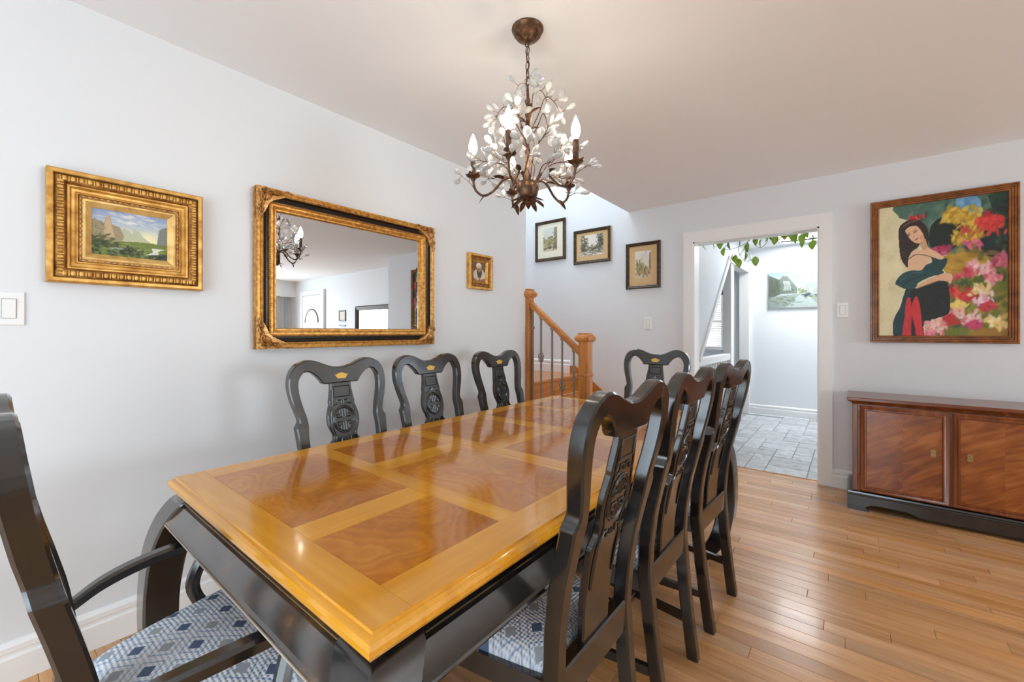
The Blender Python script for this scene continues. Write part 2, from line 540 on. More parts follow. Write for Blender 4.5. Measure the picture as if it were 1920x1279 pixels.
# ---- doorway casing and jambs
cw = .085
b = B()
for s_, yy in ((-1, YB), (1, YB + .14)):
    y0, y1 = (yy - .018, yy) if s_ < 0 else (yy, yy + .018)
    xl = XJ0 - cw if s_ < 0 else max(XJ0 - cw, 1.075)
    b.box(xl, XJ0, y0, y1, 0, ZD).box(XJ1, XJ1 + cw, y0, y1, 0, ZD).box(xl, XJ1 + cw, y0, y1, ZD, ZD + .10)
struct('trim_1', b, 'white_trim', 'white flat door casing around the hall opening', 'trim')
struct('trim_2', B().box(XJ0, XJ0 + .012, YB - .01, YB + .15, 0, ZD).box(XJ1 - .012, XJ1, YB - .01, YB + .15, 0, ZD).box(XJ0, XJ1, YB - .01, YB + .15, ZD - .012, ZD), 'white_trim')
struct('trim_3', B().box(XJ0, XJ1, YB + .062, YB + .082, -.005, .004), 'oak_floor')

# ---- hall beyond the doorway
YH = 7.1; XHL = 1.06
hp = [(4.50, .905), (5.83, 2.09), (7.10, 2.09), (7.10, 0), (4.50, 0)]
b = B()
fx = lambda u, v, d: (d, u, v)
b.prism([(YB + .14, 0), (4.5, 0), (4.5, .93), (YB + .14, .93)], fx, XHL - .1, XHL)
b.prism([(YB + .14, .93), (4.53, .93), (5.83, 2.09), (5.83, 2.44), (YB + .14, 2.44)], fx, XHL - .1, XHL)
b.box(XHL - .1, XHL, 5.83, YH, 2.09, 2.44)
struct('wall_hall_left', b, 'hall_paint', 'white hall wall with a slanted opening over a railing', 'wall')
b = B().box(-.9, .12, YH, YH + .1, 0, CEIL).box(.12, .69, YH, YH + .1, 0, .98).box(.12, .69, YH, YH + .1, 1.78, CEIL).box(.69, 3.1, YH, YH + .1, 0, CEIL)
struct('wall_hall_far', b, 'hall_paint', 'white wall at the far end of the hall', 'wall')
struct('wall_hall_right', B().box(3.0, 3.1, YB + .14, YH, 0, CEIL), 'hall_paint')
struct('wall_stairs_down', B().box(-1.0, -.9, YB + .14, YH, 0, CEIL), 'hall_paint')
b = B().box(-1.0, 1.50, YB + .14, YH + .1, CEIL, CEIL + .12).box(2.36, 3.1, YB + .14, YH + .1, CEIL, CEIL + .12).box(1.50, 2.36, YB + .14, 6.02, CEIL, CEIL + .12).box(1.50, 2.36, 6.88, YH + .1, CEIL, CEIL + .12)
struct('ceiling_hall', b, 'ceiling_paint')
struct('trim_4', B().box(1.46, 1.50, 5.98, 6.92, CEIL - .012, CEIL + .14).box(2.36, 2.40, 5.98, 6.92, CEIL - .012, CEIL + .14).box(1.5, 2.36, 5.98, 6.02, CEIL - .012, CEIL + .14).box(1.5, 2.36, 6.88, 6.92, CEIL - .012, CEIL + .14), 'white_trim')
struct('window_4', B().box(1.50, 2.36, 6.02, 6.88, CEIL + .02, CEIL + .03), 'skylight_glow', 'bright square skylight in the hall ceiling', 'skylight')
baseboard('baseboard_hall', (XHL, YH), (3.0, YH), (0, -1))
# slanted opening trim
dv = Vector((5.83 - 4.53, 2.09 - .93)).normalized(); nv = Vector((-dv.y, dv.x))
b = B()
b.prism([(4.50, .905), (5.84, 2.10), (5.84 + nv.x * .055, 2.10 + nv.y * .055 + .02), (4.50 + nv.x * .055, .905 + nv.y * .055)], fx, XHL - .11, XHL + .02)
b.prism([(5.80, 2.085), (7.1, 2.085), (7.1, 2.15), (5.80, 2.15)], fx, XHL - .11, XHL + .02)
b.prism([(7.04, 0), (7.1, 0), (7.1, 2.085), (7.04, 2.085)], fx, XHL - .11, XHL + .02)
struct('trim_5', b, 'white_trim', 'white slanted trim edging the hall opening', 'trim')
rail = thing('stair_railing', 'white painted railing with square balusters inside the hall opening', 'railing', (XHL - .05, 5.2, 0))
B().cbox(-.05, .05, .76, .92, 0, 2.085, .004).build('post', 'white_trim', rail, 0)
B().cbox(-.04, .04, -.68, .76, .85, .93, .006).build('top_rail', 'white_trim', rail, 0)
B().cbox(-.025, .025, -.68, .76, .08, .12, .003).build('bottom_rail', 'white_trim', rail, 0)
bal = B().box(-.015, .015, -.015, .015, .12, .85).mesh('baluster', 'white_trim', 0)
for k in range(11): link('baluster', bal, rail, (0, -.60 + k * .125, 0))
# window with blind at the far end
wn = link('window_1', None, None, (.405, YH + .02, 0), kind='structure', label='bright window with a white slatted blind beyond the railing', cat='window')
B().box(-.285, .285, .05, .06, .98, 1.78).build('pane', 'window_light', wn, 0)
B().box(-.33, -.285, -.04, 0, .93, 1.83).box(.285, .33, -.04, 0, .93, 1.83).box(-.33, .33, -.04, 0, 1.78, 1.84).box(-.35, .35, -.06, 0, .93, .98).build('window_frame', 'white_trim', wn, 0)
B().box(-.28, .28, .03, .045, 1.35, 1.38).box(-.012, .012, .03, .045, .98, 1.78).build('muntin', 'white_trim', wn, 0)
slat = B().box(-.275, .275, -.008, .008, -.001, .001).mesh('blind_slat', 'white_trim', 0)
for k in range(24): link('blind_slat', slat, wn, (0, .012, 1.0 + k * .032), (.9, 0, 0))

# hall tile floor, modular pattern
hf = struct('floor_hall', B().box(-1.0, 3.1, YB + .08, YH, -.06, -.004), 'grout', 'pale grey stone tile floor in a modular pattern', 'floor')
cxw, cyw = .152, .108
nx, ny = 15, 28
occ = [[False] * ny for _ in range(nx)]; tm = {}
rng = random.Random(11)
sizes = [(2, 2), (2, 2), (1, 2), (2, 1), (1, 1), (1, 2), (2, 2)]
tiles = B()
for j in range(ny):
    for i in range(nx):
        if occ[i][j]: continue
        opts = [(a, c) for a, c in sizes if i + a <= nx and j + c <= ny and not any(occ[i + p][j + q] for p in range(a) for q in range(c))]
        a, c = rng.choice(opts) if opts else (1, 1)
        for p in range(a):
            for q in range(c): occ[i + p][j + q] = True
        if (a, c) not in tm:
            hx, hy_ = a * cxw / 2 - .0035, c * cyw / 2 - .0035; ch = .002
            tm[a, c] = B().loft([[(-hx, -hy_, -.004), (hx, -hy_, -.004), (hx, hy_, -.004), (-hx, hy_, -.004)], [(-hx, -hy_, 0), (hx, -hy_, 0), (hx, hy_, 0), (-hx, hy_, 0)],
                                 [(-hx + ch, -hy_ + ch, .002), (hx - ch, -hy_ + ch, .002), (hx - ch, hy_ - ch, .002), (-hx + ch, hy_ - ch, .002)]]).mesh('tile', 'stone_tile', 0)
        xx = 1.055 - .15 + (i + a / 2) * cxw; yy = YB + .085 + (j + c / 2) * cyw
        if yy + c * cyw / 2 > YH + .03: continue
        link('tile', tm[a, c], hf, (xx, yy, 0))
reg = thing('floor_register', 'white slotted floor register on the hall tiles', 'floor vent', (1.95, 7.00, .002))
B().box(-.16, .16, -.05, .05, 0, .006).build('plate', 'register', reg, 0)
for k in range(9): B().box(-.135 + k * .033, -.12 + k * .033, -.035, .035, .006, .0075).build('slot', 'plastic_gap', reg, 0)


# ---- living-room windows (seen in the mirrors and as the source of daylight)
def big_window(name, loc, rz, wd, z0, z1, label, pane='window_light'):
    o = link(name, None, None, loc, (0, 0, rz), kind='structure', label=label, cat='window')
    B().box(-wd / 2, wd / 2, -.08, -.07, z0, z1).build('pane', pane, o, 0)
    bb = B()
    for x in (-wd / 2, -wd / 6, wd / 6, wd / 2): bb.box(x - .03, x + .03, -.07, -.03, z0, z1)
    bb.box(-wd / 2, wd / 2, -.07, -.03, z0, z0 + .06).box(-wd / 2, wd / 2, -.07, -.03, z1 - .06, z1)
    bb.build('window_frame', 'white_trim', o, 0)
    return o


big_window('window_2', (1.75, YR, 0), 0, 2.2, .03, 2.12, 'glazed patio door letting daylight into the dining room', 'clear_glass')
big_window('window_3', (XE, 2.6, 0), PI / 2, 2.4, .5, 2.0, 'curtained living room window seen in the gilt mirror')


def curtain(name, x0, x1, z0, z1, mt, parent, y=0, amp=.02, waves=10):
    n = waves * 8
    pts = [(x0 + (x1 - x0) * i / n, y + amp * math.sin(2 * PI * waves * i / n)) for i in range(n + 1)]
    poly = pts + [(p[0], p[1] + .004) for p in pts[::-1]]
    k = len(pts); vs = []; fs = []
    for z in (z0, z1): vs += [(p[0], p[1], z) for p in pts]
    for i in range(k - 1): fs.append((i, i + 1, k + i + 1, k + i))
    return B().add(vs, fs).build(name, mt, parent, 60)


cur = thing('window_curtain', 'pale grey drapes under a boxed valance, seen in the gilt mirror', 'curtain', (XE - .12, 2.6, 0), PI / 2)
curtain('drape', -2.0, -1.05, .04, 2.06, 'drape', cur, 0, .03, 7)
curtain('drape', 1.05, 2.0, .04, 2.06, 'drape', cur, 0, .03, 7)
B().box(-2.1, 2.15, -.12, .11, 2.06, CEIL - .002).build('valance', 'wall_paint', cur, 0)
fd = link('door_1', None, None, (7.55, 4.75, 0), kind='structure', label='white front door with an arched glass light, seen in the gilt mirror', cat='door')
B().box(-.46, .46, -.035, -.002, .01, 2.05).build('door_leaf', 'white_trim', fd, 0)
arc = [(.30 * math.cos(a), 1.42 + .30 * math.sin(a)) for a in np.linspace(0, PI, 17)] + [(-.30, 1.05), (.30, 1.05)]
B().prism(arc, lambda u, v, d: (u, d, v), -.042, -.036).build('glass', 'door_glass_light', fd, 0)
B().tube([(.31 * math.cos(a), -.045, 1.42 + .31 * math.sin(a)) for a in np.linspace(0, PI, 17)], .012, 6).build('glass_moulding', 'frame_black', fd)
B().box(-.56, -.46, -.05, -.002, 0, 2.06).box(.46, .56, -.05, -.002, 0, 2.06).box(-.56, .56, -.05, -.002, 2.06, 2.16).build('door_frame', 'white_trim', fd, 0)


# ================================================================== PICTURES AND FRAMES
def ring(b, w_, h_, prof):
    """mitred rectangular moulding in the local XZ plane, front towards -Y; prof = [(inset, height)]"""
    secs = []
    for ins, d in prof:
        x, z = w_ / 2 - ins, h_ / 2 - ins
        secs.append([(-x, -d, -z), (x, -d, -z), (x, -d, z), (-x, -d, z)])
    return b.loft(secs, caps=False)


class Paint:
    def __init__(s, W, H, bg):
        s.W, s.H = W, H
        s.a = np.zeros((H, W, 3)); s.a[:] = bg
        s.X, s.Y = np.meshgrid((np.arange(W) + .5) / W, (np.arange(H) + .5) / H)
        s.r = np.random.RandomState(3)

    def poly(s, pts, col, alpha=1., smooth=True, var=0.):
        if smooth and len(pts) > 4: pts = cat_rom(pts, 5, True)
        P = np.array(pts); m_ = np.zeros(s.X.shape, bool)
        for i in range(len(P)):
            x0, y0 = P[i]; x1, y1 = P[(i + 1) % len(P)]
            if y0 == y1: continue
            c = ((y0 > s.Y) != (y1 > s.Y)) & (s.X < (x1 - x0) * (s.Y - y0) / (y1 - y0) + x0)
            m_ ^= c
        s.lay(m_.astype(float), col, alpha, var)

    def lay(s, m_, col, alpha=1., var=0.):
        c = np.array(col, float)
        if var:
            c = c + s.r.normal(0, var, s.X.shape)[..., None]
        k = (m_ * alpha)[..., None]
        s.a = s.a * (1 - k) + c * k

    def blob(s, x, y, rx, ry, col, rot=0., alpha=1., soft=.35):
        dx, dy = s.X - x, s.Y - y; c, q = math.cos(rot), math.sin(rot)
        d = np.sqrt(((dx * c + dy * q) / rx) ** 2 + ((-dx * q + dy * c) / ry) ** 2)
        s.lay(np.clip((1 - d) / soft, 0, 1), col, alpha)

    def dabs(s, n, x, y, sx, sy, size, cols, asp=.5, alpha=.8, rot=None):
        for _ in range(n):
            px, py = x + s.r.normal() * sx, y + s.r.normal() * sy
            c = np.array(cols[s.r.randint(len(cols))], float) + s.r.normal() * 8
            s.blob(px, py, size * s.r.uniform(.6, 1.4), size * asp * s.r.uniform(.6, 1.4), c, s.r.uniform(0, PI) if rot is None else rot + s.r.normal() * .3, alpha, .5)

    def grad(s, stops):
        for k in range(3):
            s.a[..., k] = np.interp(s.Y, [p for p, _ in stops], [c[k] for _, c in stops])

    def line(s, pts, wd, col, alpha=1.):
        P = cat_rom(pts, 6) if len(pts) > 2 else pts
        for (x0, y0), (x1, y1) in zip(P[:-1], P[1:]):
            n = max(2, int(math.hypot((x1 - x0) * s.W, (y1 - y0) * s.H)))
            for i in range(n):
                s.blob(x0 + (x1 - x0) * i / n, y0 + (y1 - y0) * i / n, wd, wd * s.W / s.H, col, 0, alpha, .6)

    def noise(s, amp):
        n = s.r.normal(0, 1, s.X.shape)
        n = (n + np.roll(n, 1, 0) + np.roll(n, 1, 1) + np.roll(n, 2, 1)) / 2
        s.a += (n * amp)[..., None]

    def build(s, name, w_, h_, y, parent, m='painted_canvas', x=0, z=0):
        H, W = s.H, s.W
        gx, gz = np.meshgrid(np.linspace(-w_ / 2, w_ / 2, W), np.linspace(h_ / 2, -h_ / 2, H))
        v = np.stack([gx + x, np.full_like(gx, y), gz + z], -1).reshape(-1, 3)
        i = np.arange(H * W).reshape(H, W)
        q = np.stack([i[1:, :-1], i[1:, 1:], i[:-1, 1:], i[:-1, :-1]], -1).reshape(-1, 4)
        me = bpy.data.meshes.new(name)
        me.vertices.add(len(v)); me.vertices.foreach_set('co', v.astype(np.float32).ravel())
        me.loops.add(q.size); me.loops.foreach_set('vertex_index', q.astype(np.int32).ravel())
        me.polygons.add(len(q)); me.polygons.foreach_set('loop_start', (np.arange(len(q)) * 4).astype(np.int32))
        me.update(calc_edges=True)
        c = np.clip(s.a, 0, 255) / 255
        c = np.where(c <= .04045, c / 12.92, ((c + .055) / 1.055) ** 2.4).reshape(-1, 3)
        at = me.color_attributes.new('Col', 'FLOAT_COLOR', 'POINT')
        at.data.foreach_set('color', np.concatenate([c, np.ones((len(c), 1))], 1).astype(np.float32).ravel())
        me.materials.append(MATS[m])
        return link(name, me, parent)


def persp_map(TL, TR, BR, BL):
    """photo-crop pixel -> 0..1 canvas coordinates for a canvas with vertical sides"""
    hl, hr = BL[1] - TL[1], BR[1] - TR[1]

    def f(x, y):
        t = (x - TL[0]) / (TR[0] - TL[0]); u = t * hl / (hr - t * (hr - hl))
        top = TL[1] + (TR[1] - TL[1]) * t; hh = hl + (hr - hl) * t
        return u, (y - top) / hh
    return f


# ---- large painting of a woman among flowers
f = persp_map((328, 268), (1240, 140), (1238, 1172), (325, 1170))
fp = lambda L: [f(*p) for p in L]
P = Paint(230, 300, (224, 214, 172))
P.dabs(120, .12, .55, .12, .35, .10, [(228, 220, 184), (216, 206, 160), (232, 222, 178), (222, 205, 165)], .6, .35)
P.poly(fp([(520, 235), (1250, 130), (1250, 640), (760, 560), (700, 420), (640, 360), (540, 340), (505, 320)]), (74, 108, 92))
P.dabs(120, .60, .13, .11, .07, .05, [(52, 84, 70), (96, 128, 108), (70, 98, 84), (118, 146, 130)], .4, .6, 2.2)
P.poly(fp([(760, 380), (880, 310), (980, 400), (940, 520), (860, 560), (750, 530)]), (20, 32, 24))
P.poly(fp([(1060, 430), (1250, 330), (1250, 620), (1120, 600), (980, 560)]), (26, 34, 38))
P.poly(fp([(1120, 170), (1250, 140), (1250, 340), (1160, 320)]), (34, 66, 50))
P.dabs(60, .93, .22, .04, .08, .05, [(30, 56, 44), (52, 86, 62), (24, 40, 34)], .5, .7)
P.poly(fp([(930, 195), (1060, 180), (1085, 280), (1045, 335), (965, 285)]), (98, 152, 192))
P.dabs(20, *f(1000, 230), .05, .03, .04, [(120, 170, 205), (86, 138, 180)], .5, .6)
Y_ = [(206, 168, 44), (186, 140, 36), (222, 190, 70), (160, 128, 40)]
P.dabs(70, *f(930, 310), .05, .03, .035, Y_, .5, .85); P.dabs(50, *f(1030, 350), .05, .04, .035, Y_, .5, .85)
P.dabs(60, *f(1010, 460), .06, .02, .035, Y_, .5, .85); P.dabs(30, *f(930, 480), .02, .02, .03, Y_, .5, .8)
P.dabs(60, *f(1140, 365), .055, .03, .035, [(206, 48, 46), (178, 30, 40), (226, 80, 70)], .6, .9)
P.dabs(14, *f(1000, 410), .03, .012, .03, [(190, 80, 50)], .5, .8)
P.dabs(20, *f(1040, 512), .03, .012, .03, [(206, 84, 120), (226, 120, 140)], .5, .9)
P.poly(fp([(820, 620), (900, 590), (1010, 575), (1130, 620), (1000, 700), (900, 760), (860, 720)]), (172, 134, 42))
P.dabs(50, *f(960, 640), .08, .03, .05, [(182, 142, 44), (156, 120, 36), (198, 156, 60)], .4, .6, .2)
P.poly(fp([(860, 760), (960, 720), (1240, 640), (1250, 900), (1250, 1200), (690, 1200), (800, 1060), (880, 980)]), (112, 118, 44))
P.dabs(120, .82, .78, .14, .14, .05, [(128, 130, 50), (84, 98, 40), (150, 136, 56), (60, 84, 40), (174, 140, 50)], .4, .7)
P.poly(fp([(1060, 1120), (1250, 1090), (1250, 1200), (940, 1200)]), (160, 120, 44))
FL = [((840, 555), .05, [(168, 44, 86), (206, 84, 122), (140, 30, 64)]), ((1060, 680), .065, [(232, 196, 204), (224, 160, 170), (240, 216, 220)]),
      ((1000, 722), .05, [(196, 64, 76), (214, 100, 104)]), ((1150, 740), .06, [(224, 140, 150), (236, 184, 184), (206, 96, 110)]),
      ((1190, 628), .055, [(176, 66, 96), (206, 110, 130)]), ((930, 850), .06, [(204, 52, 46), (226, 84, 66), (172, 36, 40)]),
      ((1005, 888), .06, [(208, 56, 48), (186, 40, 44)]), ((1085, 835), .06, [(232, 208, 150), (222, 190, 120), (240, 222, 176)]),
      ((1105, 925), .06, [(234, 196, 206), (220, 150, 170), (244, 220, 224)]), ((1120, 958), .035, [(196, 60, 70)]), ((935, 950), .05, [(236, 214, 120), (226, 196, 90)]),
      ((905, 1010), .06, [(228, 166, 166), (236, 196, 190), (206, 110, 116)]), ((1020, 1050), .06, [(240, 206, 206), (230, 170, 176), (210, 110, 130)]),
      ((785, 1085), .065, [(236, 196, 184), (228, 160, 156), (244, 222, 206)]), ((1170, 1070), .07, [(238, 212, 140), (228, 192, 110), (244, 226, 170)]),
      ((760, 1146), .055, [(232, 150, 160), (220, 110, 126)]), ((880, 1055), .035, [(190, 50, 48)]), ((1040, 1090), .03, [(190, 60, 100)])]
for (q, sz, cs) in FL: P.dabs(26, *f(*q), sz * .7, sz * .35, .032, cs, .55, .9)
P.dabs(30, *f(960, 800), .05, .015, .025, [(90, 110, 44), (60, 84, 36)], .4, .7)
# figure
HAIR = (46, 30, 22)
P.poly(fp([(560, 358), (640, 336), (708, 372), (738, 430), (732, 520), (690, 505), (640, 560), (602, 612), (582, 682), (545, 652), (520, 600), (508, 500), (510, 405)]), HAIR)
P.dabs(26, *f(560, 520), .02, .06, .03, [(70, 46, 34), (34, 22, 18)], .25, .5, 1.4)
SK, SKS = (226, 186, 148), (196, 146, 108)
P.poly(fp([(690, 500), (714, 478), (738, 538), (800, 572), (846, 612), (820, 622), (764, 612), (722, 662), (692, 704), (588, 706), (583, 660), (592, 600), (640, 550), (690, 560)]), SK)
P.poly(fp([(660, 505), (712, 478), (736, 538), (700, 560)]), SKS, .7)
P.poly(fp([(560, 420), (600, 392), (650, 388), (690, 430), (706, 470), (690, 500), (652, 509), (612, 492), (578, 452)]), (228, 182, 144))
P.blob(*f(690, 470), .02, .03, SKS, 0, .5)
for q in ((588, 452), (640, 428)): P.blob(*f(*q), .024, .007, (60, 38, 30), -.5, .9, .8)
P.blob(*f(584, 442), .028, .004, (70, 44, 32), -.6, .8, .8); P.blob(*f(634, 416), .028, .004, (70, 44, 32), -.5, .8, .8)
P.blob(*f(630, 462), .010, .012, SKS, 0, .8, .8)
P.blob(*f(648, 481), .022, .009, (150, 58, 52), -.4, .95, .8)
P.line(fp([(546, 392), (590, 366), (640, 350)]), .006, (150, 116, 60), .7)
P.dabs(16, *f(652, 325), .025, .008, .02, [(196, 44, 44), (222, 86, 76), (160, 30, 36)], .6, .95)
TEAL = (24, 62, 66)
P.poly(fp([(690, 702), (722, 662), (764, 642), (760, 606), (820, 624), (864, 614), (866, 650), (836, 702), (830, 728), (690, 732)]), TEAL)
P.line(fp([(590, 620), (640, 592), (700, 592), (762, 606)]), .005, (20, 24, 24))
P.poly(fp([(572, 834), (650, 826), (800, 775), (870, 784), (886, 990), (800, 1040), (705, 1085), (690, 1185), (490, 1185), (456, 1120), (470, 1040), (520, 960), (552, 870)]), (20, 26, 26))
P.poly(fp([(552, 870), (610, 838), (574, 930), (548, 1060), (540, 1185), (490, 1185), (456, 1120), (470, 1040), (520, 960)]), (22, 56, 62))
P.poly(fp([(570, 915), (600, 900), (612, 1010), (606, 1100), (602, 1185), (538, 1185), (552, 1050)]), (202, 44, 52))
P.poly(fp([(640, 888), (664, 912), (682, 1000), (692, 1100), (700, 1185), (652, 1185), (636, 1100), (606, 980)]), (206, 46, 52))
P.dabs(20, *f(590, 1050), .02, .06, .02, [(160, 26, 36), (226, 84, 80)], .3, .6, 1.5)
P.dabs(30, *f(760, 900), .05, .08, .03, [(28, 40, 40), (14, 18, 18)], .3, .5, 1.5)
P.poly(fp([(478, 792), (520, 738), (590, 706), (690, 702), (836, 702), (832, 728), (762, 744), (664, 790), (642, 830), (570, 836), (500, 812)]), (28, 72, 72))
for q in ([(500, 790), (560, 750), (660, 720)], [(540, 812), (600, 770), (720, 730)]): P.line(fp(q), .008, (14, 42, 44), .8)
P.line(fp([(520, 776), (600, 730), (700, 712)]), .008, (52, 104, 100), .8)
P.poly(fp([(640, 824), (700, 782), (800, 737), (870, 718), (906, 742), (890, 796), (870, 780), (800, 776), (700, 812), (652, 828)]), (222, 178, 142))
P.line(fp([(660, 826), (720, 804), (800, 776)]), .008, SKS, .7)
P.dabs(24, *f(770, 1085), .05, .02, .03, [(236, 196, 184), (228, 160, 156)], .55, .85)
P.noise(3)
pw_, ph_ = .725, 1.034
wp = thing('framed_painting', 'large painting of a dark-haired woman in teal shawl among flowers, wooden frame', 'painting', (2.731, YB, 1.649))
b = B(); ring(b, pw_, ph_, [(0, 0), (0, .030), (.004, .034), (.010, .034), (.013, .030), (.016, .034), (.022, .034), (.025, .030), (.028, .034), (.034, .034), (.037, .029), (.040, .033), (.046, .032), (.050, .022), (.050, 0)])
b.build('frame', 'frame_wood', wp, 20)
P.build('canvas', pw_ - .09, ph_ - .09, -.018, wp)

# ---- small gilt landscape on the left wall
g = persp_map((637, 325), (1187, 412), (1187, 720), (637, 668))
gp = lambda L: [g(*p) for p in L]
P = Paint(150, 110, (150, 170, 200))
P.grad([(0, (128, 146, 186)), (.3, (176, 186, 196)), (.55, (226, 220, 172)), (.75, (214, 210, 150)), (1, (80, 92, 40))])
P.dabs(60, .55, .12, .25, .07, .09, [(206, 206, 206), (150, 164, 196), (222, 218, 204)], .25, .6, .15)
P.blob(.72, .52, .18, .2, (240, 232, 180), 0, .7, 1)
P.poly(gp([(1090, 600), (1110, 490), (1187, 470), (1187, 610)]), (116, 122, 116), 1, False)
P.poly(gp([(780, 560), (850, 470), (905, 520), (915, 480), (950, 500), (990, 545), (1050, 590), (780, 600)]), (176, 178, 150), .9, False)
P.poly(gp([(637, 410), (700, 425), (720, 440), (735, 385), (755, 390), (768, 450), (820, 470), (850, 540), (830, 580), (637, 600)]), (150, 136, 104), 1, False)
P.poly(gp([(722, 450), (738, 382), (752, 390), (766, 460), (790, 550), (720, 530)]), (186, 160, 118), 1, False)
P.dabs(40, .12, .45, .06, .1, .03, [(120, 108, 80), (176, 160, 124), (98, 92, 70)], .3, .6, 1.4)
P.poly(gp([(637, 590), (820, 570), (1000, 580), (1187, 606), (1187, 725), (637, 672)]), (104, 118, 44), 1, False)
P.dabs(60, .55, .78, .25, .05, .07, [(122, 134, 52), (84, 100, 38), (140, 146, 70)], .25, .6, .05)
P.dabs(70, .12, .72, .09, .07, .05, [(40, 50, 24), (58, 66, 30), (80, 84, 36)], .6, .8)
P.dabs(50, .5, .90, .3, .05, .05, [(34, 42, 22), (48, 58, 28)], .5, .8)
P.dabs(20, .48, .82, .04, .04, .03, [(32, 42, 22)], .7, .9); P.dabs(26, .90, .92, .06, .05, .05, [(36, 46, 24)], .6, .9)
P.poly(gp([(1000, 668), (1060, 650), (1050, 620), (1160, 632), (1100, 645), (1110, 668)]), (216, 216, 204), .95, False)
P.dabs(10, .33, .82, .06, .01, .05, [(150, 156, 150)], .25, .7, .05)
P.noise(3)
lp = thing('framed_painting', 'small mountain valley landscape in a deep carved gilt frame', 'painting', (0, .357, 1.595), PI / 2)
lw, lh = .463, .412
ring(B(), lw, lh, [(0, 0), (0, .040), (.006, .046), (.016, .046), (.019, .042)]).build('outer_moulding', 'gilt', lp, 20)
ring(B(), lw, lh, [(.019, .034), (.030, .044), (.042, .042), (.050, .030)]).build('carved_band', 'gilt_dark', lp, 60)
ring(B(), lw, lh, [(.050, .030), (.053, .036), (.058, .036), (.064, .026), (.072, .024), (.078, .030), (.080, .030)]).build('cove', 'gilt', lp, 20)
ring(B(), lw, lh, [(.080, .030), (.083, .026), (.092, .026)]).build('bead_channel', 'gilt_dark', lp, 20)
ring(B(), lw, lh, [(.092, .026), (.095, .028), (.100, .027), (.118, .012), (.118, .004)]).build('liner', 'gilt_pale', lp, 20)


def along_sides(w_, h_, ins, step, fn):
    for L, ang in ((w_, 0), (h_, PI / 2), (w_, PI), (h_, -PI / 2)):
        ln = L - 2 * ins; n = max(2, int(round(ln / step)))
        off = (h_ if ang in (0, PI) else w_) / 2 - ins
        bb = B()
        for k in range(n):
            t = -ln / 2 + (k + .5) * ln / n
            c, s_ = math.cos(ang), math.sin(ang)
            fn(bb, (t * c + off * s_, t * s_ - off * c), ang)
        yield bb


def leafl(bb, p, a):
    R = Matrix.Rotation(-a, 3, 'Y')
    bb.ell((p[0], -.043, p[1]), (.0085, .0075, .011), 7, 4, R)
    bb.ell((p[0] + .011 * math.cos(a), -.041, p[1] + .011 * math.sin(a)), (.0035, .006, .013), 6, 4, R)


for bb in along_sides(lw, lh, .034, .0225, leafl): bb.build('carved_leaves', 'gilt', lp, 60)
for bb in along_sides(lw, lh, .0865, .017, lambda q, p, a: q.ell((p[0], -.028, p[1]), (.0062, .004, .0026), 6, 4, Matrix.Rotation(-a, 3, 'Y'))): bb.build('bead_row', 'gilt_pale', lp, 60)
P.build('canvas', lw - .23, lh - .23, -.010, lp)

# ---- small gilt portrait
P = Paint(50, 80, (104, 88, 74))
P.dabs(40, .5, .4, .4, .4, .2, [(112, 94, 78), (92, 78, 68)], .6, .4)
P.poly([(.0, 1), (.05, .55), (.3, .38), (.5, .44), (.72, .36), (1, .6), (1, 1)], (206, 198, 180))
P.poly([(.3, .42), (.5, .38), (.72, .42), (.66, .7), (.5, .86), (.36, .7)], (92, 74, 62))
P.poly([(.28, .12), (.42, .05), (.6, .1), (.66, .26), (.6, .38), (.4, .4), (.28, .28)], (214, 176, 130))
P.poly([(.27, .20), (.34, .06), (.5, .02), (.64, .10), (.66, .2), (.46, .16)], (226, 216, 190))
P.poly([(.36, .32), (.62, .30), (.6, .44), (.5, .52), (.4, .44)], (150, 118, 92))
P.poly([(0, .84), (.5, .88), (1, .8), (1, 1), (0, 1)], (150, 104, 68))
P.dabs(12, .5, .86, .2, .03, .08, [(210, 190, 160), (120, 92, 70)], .5, .7)
P.noise(3)
sp_ = thing('framed_painting', 'tiny portrait of a bowed figure in white cap and shawl, gilt frame', 'painting', (0, 2.388, 1.672), PI / 2)
sw, sh = .262, .272
ring(B(), sw, sh, [(0, 0), (0, .030), (.004, .036), (.016, .036), (.020, .030)]).build('outer_moulding', 'gilt', sp_, 20)
ring(B(), sw, sh, [(.020, .030), (.030, .020), (.040, .020), (.044, .026), (.050, .026)]).build('cove', 'gilt_dark', sp_, 20)
ring(B(), sw, sh, [(.050, .026), (.054, .020), (.062, .010), (.062, .003)]).build('liner', 'gilt', sp_, 20)
for bb in along_sides(sw, sh, .012, .014, lambda q, p, a: q.ell((p[0], -.036, p[1]), (.006, .003, .004), 6, 4, Matrix.Rotation(-a, 3, 'Y'))): bb.build('bead_row', 'gilt_pale', sp_, 60)
P.build('canvas', sw - .122, sh - .122, -.008, sp_)


